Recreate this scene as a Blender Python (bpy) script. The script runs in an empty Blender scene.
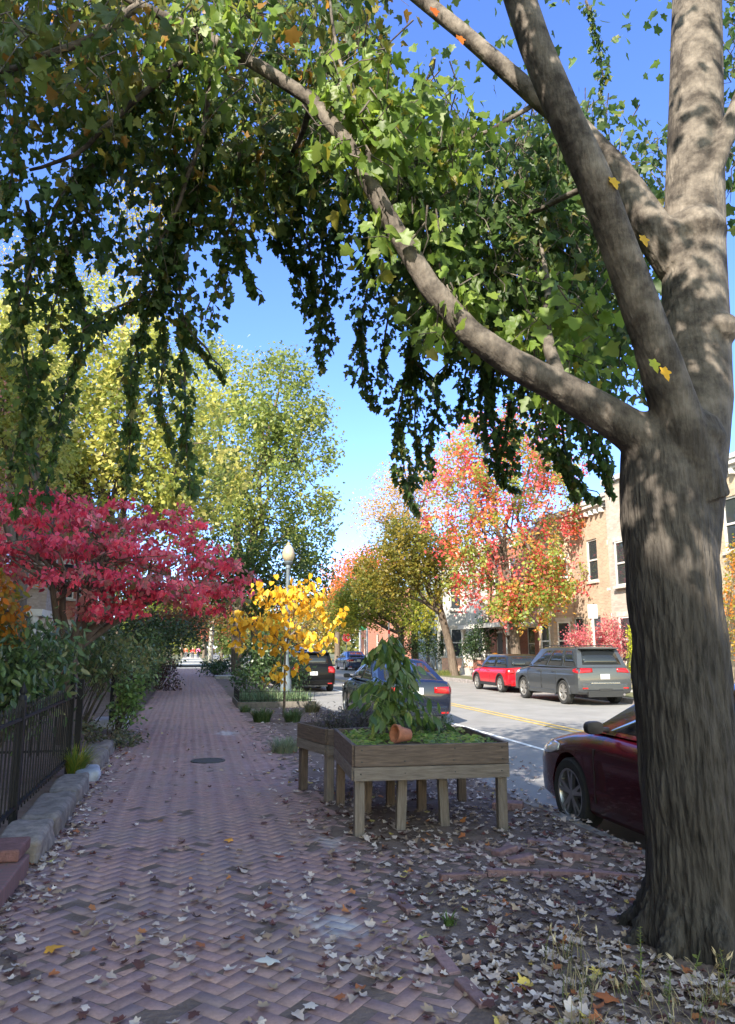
import bpy, bmesh, math, random
import numpy as np
from mathutils import Vector, Matrix, Quaternion, noise as mnoise

RNG = np.random.default_rng(7)
random.seed(7)
PI = math.pi
SC = bpy.context.scene
COL = SC.collection

# ------------------------------------------------------------------ camera
FPX = 740.0
TH = math.radians(10.414)
PS = math.radians(13.274)
EYE = Vector((0, 0, 1.6))
FW = Vector((math.sin(PS)*math.cos(TH), math.cos(PS)*math.cos(TH), math.sin(TH)))
RT = Vector((math.cos(PS), -math.sin(PS), 0))
UP = RT.cross(FW)

def at(px, py, Y):
    """world point at distance Y along the street seen in the survey photo at px, py"""
    d = FW + RT*((px-367.5)/FPX) - UP*((py-512)/FPX)
    return EYE + d*(Y/d.y)

def gnd(px, py, z=0.0):
    d = FW + RT*((px-367.5)/FPX) - UP*((py-512)/FPX)
    return EYE + d*((z-EYE.z)/d.z)

cam_d = bpy.data.cameras.new('camera')
cam = bpy.data.objects.new('camera', cam_d)
COL.objects.link(cam)
cam.location = EYE
cam.rotation_euler = Matrix((RT, UP, -FW)).transposed().to_euler()
cam_d.sensor_fit = 'VERTICAL'
cam_d.sensor_height = 24.0
cam_d.lens = 24.0*FPX/1024.0
cam_d.clip_start = 0.05
cam_d.clip_end = 6000
SC.camera = cam

# ------------------------------------------------------------------ light
AZ = Vector((0.63, 0.78, 0)).normalized()
EL = math.radians(36)
sd = Vector((AZ.x*math.cos(EL), AZ.y*math.cos(EL), -math.sin(EL)))
w = bpy.data.worlds.new('World'); SC.world = w; w.use_nodes = True
nt = w.node_tree
sky = nt.nodes.new('ShaderNodeTexSky'); sky.sky_type = 'NISHITA'; sky.sun_disc = False
sky.sun_elevation = EL
sky.sun_rotation = math.atan2(-AZ.x, -AZ.y)
sky.air_density = 1.0; sky.dust_density = 0.0; sky.ozone_density = 4.0
bg = nt.nodes['Background']; bg.inputs['Strength'].default_value = 0.15
# sky tinted deep blue up the street; warm bright fill added towards the sun
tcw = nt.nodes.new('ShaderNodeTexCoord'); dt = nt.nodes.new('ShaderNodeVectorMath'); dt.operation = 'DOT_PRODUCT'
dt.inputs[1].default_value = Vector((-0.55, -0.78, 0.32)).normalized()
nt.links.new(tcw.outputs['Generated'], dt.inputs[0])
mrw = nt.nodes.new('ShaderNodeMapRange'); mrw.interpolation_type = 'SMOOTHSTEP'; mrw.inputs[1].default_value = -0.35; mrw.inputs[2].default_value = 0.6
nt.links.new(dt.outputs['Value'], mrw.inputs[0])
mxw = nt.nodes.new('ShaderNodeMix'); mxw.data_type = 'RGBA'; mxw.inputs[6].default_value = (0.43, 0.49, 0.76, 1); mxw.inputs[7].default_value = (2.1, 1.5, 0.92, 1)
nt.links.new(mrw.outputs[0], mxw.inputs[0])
tint = nt.nodes.new('ShaderNodeVectorMath'); tint.operation = 'MULTIPLY'
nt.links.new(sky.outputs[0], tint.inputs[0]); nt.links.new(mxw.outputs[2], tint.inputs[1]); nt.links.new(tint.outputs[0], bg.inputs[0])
sl = bpy.data.lights.new('sun', 'SUN'); sl.energy = 3.6; sl.angle = math.radians(0.5); sl.color = (1.0, 0.91, 0.77)
so = bpy.data.objects.new('sun', sl); COL.objects.link(so)
so.rotation_euler = sd.to_track_quat('-Z', 'Y').to_euler(); so.location = (-20, -20, 40)
vs = SC.view_settings
vs.view_transform = 'Standard'; vs.look = 'None'; vs.gamma = 1; vs.use_curve_mapping = False
vs.exposure = 2.05
SC.display_settings.display_device = 'sRGB'
SC.cycles.max_bounces = 8; SC.cycles.diffuse_bounces = 4; SC.cycles.transmission_bounces = 4
SC.cycles.use_denoising = True

# ------------------------------------------------------------------ scene helpers
def tag(o, label=None, cat=None, group=None, kind=None):
    if label: o['label'] = label
    if cat: o['category'] = cat
    if group: o['group'] = group
    if kind: o['kind'] = kind
    return o

def empty(name, loc=(0, 0, 0), rz=0.0, label=None, cat=None, group=None):
    o = bpy.data.objects.new(name, None); COL.objects.link(o)
    o.location = loc; o.rotation_euler = (0, 0, rz); o.empty_display_size = 0.2
    return tag(o, label, cat, group)

def link_mesh(name, me, mat=None, parent=None):
    o = bpy.data.objects.new(name, me); COL.objects.link(o)
    if mat is not None: me.materials.append(mat)
    if parent is not None: o.parent = parent
    return o

def mesh_np(name, V, F, mat=None, parent=None, col=None, smooth=False):
    """V (n,3); F (m,k) one polygon size; col (m,3) colour of each face"""
    V = np.asarray(V, dtype=np.float32); F = np.asarray(F, dtype=np.int32)
    m, k = F.shape
    me = bpy.data.meshes.new(name)
    me.vertices.add(len(V)); me.vertices.foreach_set('co', V.ravel())
    me.loops.add(m*k); me.loops.foreach_set('vertex_index', F.ravel())
    me.polygons.add(m)
    me.polygons.foreach_set('loop_start', np.arange(0, m*k, k, dtype=np.int32))
    me.polygons.foreach_set('loop_total', np.full(m, k, dtype=np.int32))
    if col is not None:
        a = me.attributes.new('Col', 'FLOAT_COLOR', 'CORNER')
        c = np.ones((m, k, 4), dtype=np.float32); c[:, :, :3] = np.asarray(col, dtype=np.float32)[:, None, :]
        a.data.foreach_set('color', c.ravel())
    if smooth: me.polygons.foreach_set('use_smooth', np.ones(m, dtype=bool))
    me.update(calc_edges=True)
    return link_mesh(name, me, mat, parent)

class MB:
    """collects shapes for ONE part"""
    def __init__(s): s.v = []; s.f = []; s.c = []; s.cur = (1, 1, 1)
    def add(s, vs, fs, M=None):
        b = len(s.v)
        for v in vs:
            v = Vector(v); s.v.append(M @ v if M is not None else v)
        for f in fs: s.f.append(tuple(i+b for i in f)); s.c.append(s.cur)
        return s
    def box(s, x0, x1, y0, y1, z0, z1, M=None):
        vs = [(x, y, z) for z in (z0, z1) for y in (y0, y1) for x in (x0, x1)]
        return s.add(vs, [(0, 2, 3, 1), (4, 5, 7, 6), (0, 1, 5, 4), (2, 6, 7, 3), (0, 4, 6, 2), (1, 3, 7, 5)], M)
    def tube(s, pts, rad, n=8, cap=True, M=None):
        pts = [Vector(p) for p in pts]; k = len(pts)
        if not hasattr(rad, '__len__'): rad = [rad]*k
        vs = []; u = None
        for i, p in enumerate(pts):
            t = (pts[min(i+1, k-1)]-pts[max(i-1, 0)]).normalized()
            if u is None: u = t.orthogonal().normalized()
            u = (u - t*u.dot(t))
            u = u.normalized() if u.length > 1e-6 else t.orthogonal().normalized()
            q = t.cross(u)
            for j in range(n):
                a = 2*PI*j/n; vs.append(p+(u*math.cos(a)+q*math.sin(a))*rad[i])
        fs = [(i*n+j, i*n+(j+1) % n, (i+1)*n+(j+1) % n, (i+1)*n+j) for i in range(k-1) for j in range(n)]
        if cap: fs += [tuple(range(n-1, -1, -1)), tuple((k-1)*n+j for j in range(n))]
        return s.add(vs, fs, M)
    def lathe(s, prof, n=20, M=None):
        vs = []; k = len(prof)
        for r, z in prof:
            for j in range(n):
                a = 2*PI*j/n; vs.append((r*math.cos(a), r*math.sin(a), z))
        fs = [(i*n+j, i*n+(j+1) % n, (i+1)*n+(j+1) % n, (i+1)*n+j) for i in range(k-1) for j in range(n)]
        return s.add(vs, fs, M)
    def prism(s, poly, h0, h1, M=None):
        n = len(poly)
        vs = [(x, y, h0) for x, y in poly]+[(x, y, h1) for x, y in poly]
        fs = [tuple(range(n-1, -1, -1)), tuple(range(n, 2*n))]+[(i, (i+1) % n, n+(i+1) % n, n+i) for i in range(n)]
        return s.add(vs, fs, M)
    def build(s, name, mat=None, parent=None, smooth=None, bevel=0, col=False):
        me = bpy.data.meshes.new(name)
        me.from_pydata([tuple(v) for v in s.v], [], s.f)
        if col:
            a = me.attributes.new('Col', 'FLOAT_COLOR', 'CORNER'); i = 0
            for p, c in zip(s.f, s.c):
                for _ in p: a.data[i].color = (*c, 1); i += 1
        me.update()
        if smooth is not None:
            for p in me.polygons: p.use_smooth = True
            me.set_sharp_from_angle(angle=math.radians(smooth))
        o = link_mesh(name, me, mat, parent)
        if bevel:
            b = o.modifiers.new('b', 'BEVEL'); b.width = bevel; b.segments = 2; b.limit_method = 'ANGLE'; b.angle_limit = math.radians(40)
        return o

def bake(o, name=None):
    """apply the modifiers of o by swapping in its evaluated mesh"""
    dg = bpy.context.evaluated_depsgraph_get(); dg.update()
    me = bpy.data.meshes.new_from_object(o.evaluated_get(dg), depsgraph=dg)
    o.modifiers.clear(); o.data = me
    return o

def copy_tree(o, parent=None):
    c = o.copy(); COL.objects.link(c)
    if parent is not None: c.parent = parent
    for ch in list(o.children): copy_tree(ch, c)
    return c

# ------------------------------------------------------------------ materials
def mat(name, col, rough=0.7, metal=0.0, spec=0.5, noise=0.0, nscale=8.0, bump=0.0, bscale=30.0, stretch=(1, 1, 1), attr=False,
        coat=0.0, col2=None, rnd=0.0, detail=6):
    m = bpy.data.materials.new(name); m.use_nodes = True
    nt = m.node_tree; N = nt.nodes; L = nt.links
    P = N['Principled BSDF']
    P.inputs['Roughness'].default_value = rough; P.inputs['Metallic'].default_value = metal
    P.inputs['Specular IOR Level'].default_value = spec; P.inputs['Coat Weight'].default_value = coat
    P.inputs['Coat Roughness'].default_value = 0.04
    P.inputs['Base Color'].default_value = (*col, 1)
    src = None
    if attr:
        a = N.new('ShaderNodeAttribute'); a.attribute_name = 'Col'; src = a.outputs['Color']
    if noise or bump or col2:
        tc = N.new('ShaderNodeTexCoord'); mp = N.new('ShaderNodeMapping'); mp.inputs['Scale'].default_value = stretch
        L.new(tc.outputs['Object'], mp.inputs[0])
        vec = mp.outputs[0]
        if rnd:
            oi = N.new('ShaderNodeObjectInfo'); ad = N.new('ShaderNodeVectorMath'); ad.operation = 'ADD'
            sc = N.new('ShaderNodeVectorMath'); sc.operation = 'SCALE'; sc.inputs['Scale'].default_value = 37.0
            cb = N.new('ShaderNodeCombineXYZ')
            for i in range(3): L.new(oi.outputs['Random'], cb.inputs[i])
            L.new(cb.outputs[0], sc.inputs[0]); L.new(vec, ad.inputs[0]); L.new(sc.outputs[0], ad.inputs[1]); vec = ad.outputs[0]
    if noise or col2:
        n = N.new('ShaderNodeTexNoise'); n.inputs['Scale'].default_value = nscale; n.inputs['Detail'].default_value = detail
        n.inputs['Roughness'].default_value = 0.62
        L.new(vec, n.inputs['Vector'])
        mx = N.new('ShaderNodeMix'); mx.data_type = 'RGBA'
        rp = N.new('ShaderNodeMapRange'); rp.inputs[1].default_value = 0.32; rp.inputs[2].default_value = 0.68
        L.new(n.outputs[0], rp.inputs[0]); L.new(rp.outputs[0], mx.inputs[0])
        if col2 is not None:
            mx.inputs[6].default_value = (*col, 1); mx.inputs[7].default_value = (*col2, 1)
            out = mx.outputs[2]
        elif src is not None:
            mx.blend_type = 'MULTIPLY'
            v = N.new('ShaderNodeMapRange'); v.inputs[3].default_value = 1-noise; v.inputs[4].default_value = 1+noise
            L.new(rp.outputs[0], v.inputs[0])
            sc2 = N.new('ShaderNodeVectorMath'); sc2.operation = 'SCALE'
            L.new(src, sc2.inputs[0]); L.new(v.outputs[0], sc2.inputs['Scale']); out = sc2.outputs[0]
        else:
            mx.inputs[6].default_value = (*[c*(1-noise) for c in col], 1); mx.inputs[7].default_value = (*[min(1, c*(1+noise)) for c in col], 1)
            out = mx.outputs[2]
        src = out
    if rnd:
        oi2 = N.new('ShaderNodeObjectInfo'); mr = N.new('ShaderNodeMapRange'); mr.inputs[3].default_value = 1-rnd; mr.inputs[4].default_value = 1+rnd
        L.new(oi2.outputs['Random'], mr.inputs[0])
        sv = N.new('ShaderNodeVectorMath'); sv.operation = 'SCALE'
        if src is not None: L.new(src, sv.inputs[0])
        else: sv.inputs[0].default_value = col
        L.new(mr.outputs[0], sv.inputs['Scale']); src = sv.outputs[0]
    if src is not None: L.new(src, P.inputs['Base Color'])
    if bump:
        n2 = N.new('ShaderNodeTexNoise'); n2.inputs['Scale'].default_value = bscale; n2.inputs['Detail'].default_value = 8
        L.new(vec, n2.inputs['Vector'])
        b = N.new('ShaderNodeBump'); b.inputs['Strength'].default_value = bump; b.inputs['Distance'].default_value = 0.02
        L.new(n2.outputs[0], b.inputs['Height']); L.new(b.outputs[0], P.inputs['Normal'])
    return m

def leaf_mat(name, trans=0.4, rough=0.45, spec=0.35, boost=1.6):
    m = bpy.data.materials.new(name); m.use_nodes = True
    N = m.node_tree.nodes; L = m.node_tree.links
    P = N['Principled BSDF']; P.inputs['Roughness'].default_value = rough; P.inputs['Specular IOR Level'].default_value = spec
    a = N.new('ShaderNodeAttribute'); a.attribute_name = 'Col'
    L.new(a.outputs['Color'], P.inputs['Base Color'])
    t = N.new('ShaderNodeBsdfTranslucent'); s = N.new('ShaderNodeVectorMath'); s.operation = 'SCALE'; s.inputs['Scale'].default_value = boost
    L.new(a.outputs['Color'], s.inputs[0]); L.new(s.outputs[0], t.inputs['Color'])
    mx = N.new('ShaderNodeMixShader'); mx.inputs[0].default_value = trans
    L.new(P.outputs[0], mx.inputs[1]); L.new(t.outputs[0], mx.inputs[2]); L.new(mx.outputs[0], N['Material Output'].inputs[0])
    return m

LEAF = leaf_mat('living_leaf', 0.5, boost=1.8)
GLOSSY_LEAF = leaf_mat('glossy_leaf', 0.3, 0.38, 0.5, 1.6)
DRY = leaf_mat('fallen_leaf', 0.08, 0.7, 0.2, 1.0)
GRASSM = leaf_mat('grass_blade', 0.3, 0.6, 0.2, 1.3)

# ------------------------------------------------------------------ ground shape
def fbm(x, y):
    return (np.sin(x*3.1+1.3*np.sin(y*1.7))*np.cos(y*2.3+0.7) + 0.5*np.sin(x*7.3+y*4.1+2.0)*np.cos(y*6.1-x*2.0))*0.5

TREE = (2.80, 3.86)
def gz(x, y):
    x = np.asarray(x, dtype=float); y = np.asarray(y, dtype=float)
    z = 0.006*fbm(x, y)
    z = z + 0.04*np.exp(-((x-TREE[0])**2+(y-TREE[1])**2)/0.42)
    z = z + 0.055*np.exp(-(((x-2.9)/0.55)**2+((y-5.75)/0.32)**2))
    return z

# ------------------------------------------------------------------ leaves
def fan(outline, cx=0.0, cy=0.3, cz=-0.06, curl=0.12):
    n = len(outline)
    V = [(x, y, curl*(x*x*1.5) - curl*0.6*y*y) for x, y in outline]+[(cx, cy, cz)]
    F = [(i, (i+1) % n, n) for i in range(n)]
    return np.array(V), np.array(F)
_half = [(0.06, -0.03), (0.30, -0.09), (0.36, 0.06), (0.32, 0.17), (0.54, 0.33), (0.52, 0.45), (0.29, 0.50), (0.24, 0.72)]
MAPLE = fan([(0, 0)]+_half+[(0, 1.0)]+[(-x, y) for x, y in reversed(_half)])
MAPLE_B = (MAPLE[0]*np.array([1.0, .88, -1.5])+np.array([0, 0, 1])*(.22*MAPLE[0][:, 0:1]**2*3-.1*MAPLE[0][:, 1:2]), MAPLE[1])
MAPLE_C = (MAPLE[0]*np.array([.72, 1, 1])+np.array([0, 0, 1])*(.9*np.abs(MAPLE[0][:, 0:1])), MAPLE[1])
OVAL = fan([(0, 0), (0.2, 0.2), (0.27, 0.5), (0.16, 0.8), (0, 1.0), (-0.16, 0.8), (-0.27, 0.5), (-0.2, 0.2)], 0, 0.5, -0.05, 0.25)
ROUND = fan([(0, 0.06), (0.25, 0), (0.43, 0.25), (0.38, 0.6), (0, 1.0), (-0.38, 0.6), (-0.43, 0.25), (-0.25, 0)], 0, 0.4, -0.05, 0.2)
LANCE = (np.array([(0, 0, 0), (0.13, 0.4, 0.03), (0, 1, -0.12), (-0.13, 0.4, 0.03)], dtype=float), np.array([(0, 1, 2, 3)]))
DIAM = (np.array([(0, 0, 0), (0.32, 0.45, 0.06), (0, 1, -0.06), (-0.32, 0.45, 0.06)], dtype=float), np.array([(0, 1, 2, 3)]))

def unit(a): return a/np.maximum(np.linalg.norm(a, axis=1, keepdims=True), 1e-9)

def leaves(name, P, ax, nr, size, tmpl, col, m, parent=None, smooth=False):
    TV, TF = tmpl
    y = unit(ax); x = unit(np.cross(y, nr)); n = np.cross(x, y)
    s = size[:, None, None]
    V = P[:, None, :] + s*(TV[None, :, 0:1]*x[:, None, :]+TV[None, :, 1:2]*y[:, None, :]+TV[None, :, 2:3]*n[:, None, :])
    k = len(TV); nL = len(P)
    F = (TF[None]+(np.arange(nL)*k)[:, None, None]).reshape(-1, TF.shape[1])
    C = np.repeat(col, len(TF), axis=0)
    return mesh_np(name, V.reshape(-1, 3), F, m, parent, C, smooth)

def palette(cols, n, w=None, jit=0.25, clump=None):
    cols = np.array(cols, dtype=float)
    idx = RNG.choice(len(cols), n, p=None if w is None else np.array(w)/np.sum(w))
    return cols[idx]*(1+jit*RNG.uniform(-1, 1, (n, 1)))
# ------------------------------------------------------------------ ground, road, kerb, soil
M_road = mat('asphalt', (0.19, 0.185, 0.18), 0.85, noise=0.16, nscale=1.1, bump=0.25, bscale=130)
M_conc = mat('concrete', (0.30, 0.29, 0.27), 0.85, noise=0.3, nscale=4, bump=0.3, bscale=60)
M_stone = mat('edging_stone', (0.185, 0.155, 0.135), 0.9, noise=0.45, nscale=9, bump=0.6, bscale=28, rnd=0.15)
M_kerb = mat('kerb_stone', (0.24, 0.215, 0.21), 0.85, noise=0.35, nscale=5, bump=0.3, bscale=50)
M_soil = mat('soil', (0.10, 0.068, 0.055), 0.95, bump=0.9, bscale=35, col2=(0.19, 0.135, 0.115), nscale=5)
M_lawn = mat('lawn_earth', (0.06, 0.075, 0.03), 0.95, bump=0.8, bscale=30, col2=(0.11, 0.10, 0.05), nscale=2)
M_white = mat('road_white', (0.62, 0.62, 0.60), 0.8, noise=0.25, nscale=9)
M_yellow = mat('road_yellow', (0.40, 0.28, 0.07), 0.85, noise=0.45, nscale=7)

def sheet(name, x0, x1, y0, y1, z, m, nx=1, ny=1, hf=None):
    xs = np.linspace(x0, x1, nx+1); ys = np.linspace(y0, y1, ny+1)
    X, Y = np.meshgrid(xs, ys); Z = np.full_like(X, z) if hf is None else hf(X, Y)
    V = np.stack([X, Y, Z], -1).reshape(-1, 3)
    i = np.arange(ny)[:, None]*(nx+1)+np.arange(nx)[None]
    F = np.stack([i, i+1, i+nx+2, i+nx+1], -1).reshape(-1, 4)
    o = mesh_np(name, V, F, m, None, None, hf is not None); o['kind'] = 'structure'
    return o

sheet('ground', -3000, 3000, -3000, 3000, -0.19, M_lawn)
sheet('road', 3.65, 13.75, -40, 400, -0.15, M_road)
sheet('cross_street', -120, 120, 62, 73, -0.142, M_road)
sheet('parking_line', 6.03, 6.14, -40, 58, -0.144, M_white)
for k, (x, nm) in enumerate(((7.93, 'centre_line'), (8.19, 'centre_line'))):
    sheet(nm, x, x+0.11, -40, 58, -0.144, M_yellow)
sheet('sidewalk_concrete', 14.6+1.2, 17.0, -40, 61, 0.004, M_conc)
kb = MB()
y = -10.0
while y < 61:
    l = random.uniform(1.7, 2.3)
    dx = random.uniform(-0.012, 0.012); dz = random.uniform(-0.012, 0.008)
    kb.box(3.50+dx, 3.665+dx, y, y+l-0.012, -0.2, 0.0+dz); y += l
k1 = kb.build('kerb', M_kerb, bevel=0.012); k1['kind'] = 'structure'
kb = MB()
y = -10.0
while y < 61:
    l = random.uniform(1.7, 2.3); kb.box(13.73, 13.9, y, y+l-0.012, -0.2, 0.02+random.uniform(-0.01, 0.01)); y += l
k2 = kb.build('kerb', M_kerb, bevel=0.012); k2['kind'] = 'structure'
sheet('far_verge', 13.89, 60, -40, 61, 0.0, M_lawn)
sheet('garden_soil', -40, -1.22, -40, 61, 0.03, M_soil)
sheet('far_block', -200, 3.6, 73.2, 400, 0.0, M_lawn); sheet('far_block', 13.8, 200, 73.2, 400, 0.0, M_lawn)
sheet('sidewalk_far', -1.1, 1.7, 73.0, 300, 0.008, M_conc)
sheet('soil', -1.25, 3.53, 0.2, 62, 0, M_soil, 70, 500, lambda X, Y: gz(X, Y)-0.0026+0.012*np.abs(fbm(X*4, Y*4))*np.clip((X-1.05)/.4, 0, 1)+0.010*np.clip(fbm(X*2.2+3, Y*1.4)-.45, 0, 1))

# ------------------------------------------------------------------ herringbone brick sidewalk (one surface)
def in_walk(x, y):
    if x < -1.13: return False
    if y < 3.55: xr = 1.33 - 0.5*(3.55-y)*0.4
    elif y < 5.0: xr = 1.33
    elif y < 6.15: xr = 3.49
    elif y < 10.5: xr = 1.52
    elif y < 18: xr = 1.75
    else: xr = 1.38
    if 5.0 <= y < 5.45 and x > 1.4: return y > 5.28 - 0.05*(x-1.8) and x > 1.5
    return x < xr

BL, BW = 0.18, 0.09
ca, sa = math.cos(PI/4), math.sin(PI/4)
Vb = []; Fb = []; Cb = []
def brick(cx, cy, lx, ly, detailed):
    """brick centred at cx,cy in lattice axes with size lx, ly"""
    X = cx*ca - cy*sa; Y = cx*sa + cy*ca
    if not in_walk(X, Y) or Y < 0.6 or Y > 61.5: return
    hx = lx/2-0.0009-random.random()*0.0012; hy = ly/2-0.0009-random.random()*0.0012
    zt = random.gauss(0, 0.0014 if Y < 7 else .0007) + (-0.006 if random.random() < 0.04 and Y < 9 else 0)
    heave = math.exp(-(((X-2.9)/0.55)**2+((Y-5.75)/0.32)**2))
    tx = random.gauss(0, 0.006+0.14*heave); ty = random.gauss(0, 0.008+0.14*heave)
    ja = random.gauss(0, 0.012+0.06*heave)
    cj, sj = math.cos(ja), math.sin(ja)
    rot = lambda u, v: (u*cj-v*sj, u*sj+v*cj)
    b = len(Vb)
    def pt(u, v, z):
        u2, v2 = rot(u, v)
        gx = cx+u2; gy = cy+v2
        x = gx*ca-gy*sa; y = gx*sa+gy*ca
        Vb.append((x, y, z+zt+u*tx+v*ty+gz0))
    gz0 = float(gz(X, Y))
    e = 0.0028
    for u, v in ((-hx, -hy), (hx, -hy), (hx, hy), (-hx, hy)): pt(u, v, -0.03)
    for u, v in ((-hx, -hy), (hx, -hy), (hx, hy), (-hx, hy)): pt(u, v, -0.004)
    for u, v in ((-hx+e, -hy+e), (hx-e, -hy+e), (hx-e, hy-e), (-hx+e, hy-e)): pt(u, v, 0)
    fs = [(8, 9, 10, 11)]
    for i in range(4):
        j = (i+1) % 4
        fs += [(4+i, 4+j, 8+j, 8+i), (i, j, 4+j, 4+i)]
    r = random.random()
    c = np.array([0.28, 0.160, 0.143]) if r < .5 else np.array([0.255, 0.145, 0.132]) if r < .8 else np.array([0.30, 0.18, 0.16]) if r < .94 else np.array([0.21, 0.135, 0.128])
    c = c*random.uniform(1.10, 1.27)*np.array([1, 1.02, 1.06])
    for f in fs: Fb.append(tuple(i+b for i in f)); Cb.append(c)
# herringbone: unit of two bricks repeating on the lattice (w, w), (2w, -2w)
wv = BW
R = int(62/BW)
for i in range(-4, 500):
    for j in range(-9, 19):
        ox = i*wv + j*2*wv; oy = i*wv - j*2*wv
        X = ox*ca-oy*sa; Y = ox*sa+oy*ca
        if X < -1.6 or X > 4 or Y < 0 or Y > 62: continue
        brick(ox+wv, oy+wv/2, 2*wv, wv, True)
        brick(ox+wv/2+0, oy+wv*2, wv, 2*wv, True)

def brick_mat(name, stains=True, attr=True, base=(0.2, 0.115, 0.11)):
    m = mat(name, base, 0.8, noise=0.22, nscale=38, bump=0.35, bscale=140, attr=attr)
    N = m.node_tree.nodes; L = m.node_tree.links; P = N['Principled BSDF']
    src = P.inputs['Base Color'].links[0].from_socket
    tc = N.new('ShaderNodeTexCoord')
    # dirt in broad patches
    n = N.new('ShaderNodeTexNoise'); n.inputs['Scale'].default_value = 1.3; n.inputs['Detail'].default_value = 5
    L.new(tc.outputs['Object'], n.inputs['Vector'])
    r = N.new('ShaderNodeMapRange'); r.inputs[1].default_value = 0.42; r.inputs[2].default_value = 0.68; r.inputs[3].default_value = 0.22; r.inputs[4].default_value = 0.8
    L.new(n.outputs[0], r.inputs[0])
    mx = N.new('ShaderNodeMix'); mx.data_type = 'RGBA'; mx.inputs[7].default_value = (0.27, 0.195, 0.178, 1)
    L.new(r.outputs[0], mx.inputs[0]); L.new(src, mx.inputs[6]); src = mx.outputs[2]
    if stains:
        for (x, y, rx, ry, a, s) in ((0.93, 4.62, 0.2, 0.26, 0.3, .75), (0.75, 4.9, 0.12, 0.16, 0, .45), (0.75, 14.9, 0.25, 0.5, 0, .8), (1.2, 6.5, 0.12, 0.3, 0, .5)):
            mp = N.new('ShaderNodeMapping'); mp.vector_type = 'TEXTURE'
            mp.inputs['Location'].default_value = (x, y, 0); mp.inputs['Rotation'].default_value = (0, 0, a); mp.inputs['Scale'].default_value = (rx, ry, 1)
            L.new(tc.outputs['Object'], mp.inputs[0])
            ln = N.new('ShaderNodeVectorMath'); ln.operation = 'LENGTH'; L.new(mp.outputs[0], ln.inputs[0])
            nz = N.new('ShaderNodeTexNoise'); nz.inputs['Scale'].default_value = 11; nz.inputs['Detail'].default_value = 6; L.new(tc.outputs['Object'], nz.inputs['Vector'])
            ad = N.new('ShaderNodeMath'); ad.operation = 'MULTIPLY_ADD'; ad.inputs[1].default_value = 2.4; ad.inputs[2].default_value = -1.2
            L.new(nz.outputs[0], ad.inputs[0])
            sm = N.new('ShaderNodeMath'); sm.operation = 'ADD'; L.new(ln.outputs['Value'], sm.inputs[0]); L.new(ad.outputs[0], sm.inputs[1])
            rr = N.new('ShaderNodeMapRange'); rr.inputs[1].default_value = 1.0; rr.inputs[2].default_value = 0.25; rr.inputs[3].default_value = 0; rr.inputs[4].default_value = s
            L.new(sm.outputs[0], rr.inputs[0])
            m2 = N.new('ShaderNodeMix'); m2.data_type = 'RGBA'; m2.inputs[7].default_value = (0.46, 0.44, 0.45, 1)
            L.new(rr.outputs[0], m2.inputs[0]); L.new(src, m2.inputs[6]); src = m2.outputs[2]
    L.new(src, P.inputs['Base Color'])
    return m
M_brick = brick_mat('path_brick')
bw = mesh_np('sidewalk', Vb, Fb, M_brick, None, Cb); bw['kind'] = 'structure'

# bricks set on edge round the tree pit: each a thing that could be lifted
M_edge = mat('edging_brick', (0.21, 0.125, 0.13), 0.85, noise=0.3, nscale=20, bump=0.4, bscale=60, rnd=0.2)
def edge_brick(p, q, z=0.0, label='', h=0.05, wd=0.06):
    p = Vector(p); q = Vector(q); d = q-p; l = d.length
    b = MB().box(-l/2, l/2, -wd/2, wd/2, -0.06, h)
    o = b.build('edging_brick', M_edge, bevel=0.006)
    c = (p+q)/2
    o.location = (c.x, c.y, float(gz(c.x, c.y))+z); o.rotation_euler = (random.gauss(0, .04), random.gauss(0, .03), math.atan2(d.y, d.x))
    return tag(o, label, 'brick', 'bricks edging the tree pit')
pts = [gnd(440, 881), gnd(487, 876), gnd(540, 875), gnd(592, 877), gnd(640, 879)]
lb = ['curved brick edging strip of the tree pit, end by the path', 'second brick strip edging the tree pit beside the heaved paving', 'third brick strip edging the tree pit in front of the red car', 'brick strip edging the tree pit next to the big trunk']
for a, b, l in zip(pts, pts[1:], lb): edge_brick(a.to_2d(), a.to_2d()+(b-a).to_2d()*0.97, 0, l, 0.035, 0.055)
for (a, b, l) in ((gnd(392, 896), gnd(412, 914), 'short tilted brick at the corner of the tree pit among leaves'),
                  (gnd(428, 944), gnd(455, 975), 'long mauve brick edging the tree pit beside the dry grass'),
                  (gnd(460, 984), gnd(486, 1008), 'mauve edging brick half covered by dry grass at the tree pit')):
    edge_brick(a.to_2d(), b.to_2d(), -.012, l, 0.035, 0.07)
# loose slabs lifted by the roots near the kerb
for i, (px, py, sx, sy, rz, l) in enumerate(((508, 803, .30, .18, -.5, 'grey flat paving slab lying loose behind the planter leg by the kerb'),
        (540, 842, .21, .10, -.35, 'heaved brick lifted by roots on the mound near the red car'),
        (505, 850, .20, .10, .35, 'tilted brick on the leaf-strewn mound in front of the planter leg'),
        (575, 855, .21, .10, -.25, 'long heaved brick near the kerb beside the red car wheel'),
        (520, 858, .20, .095, -.1, 'low heaved brick just behind the curved edging strip'))):
    c = gnd(px, py, 0.05)
    o = MB().box(-sx/2, sx/2, -sy/2, sy/2, -0.04, 0.035).build('loose_brick', M_edge, bevel=0.008)
    o.location = (c.x, c.y, 0.03); o.rotation_euler = (random.uniform(-.18, .18), random.uniform(-.15, .15), rz)
    tag(o, l, 'brick')
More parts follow.
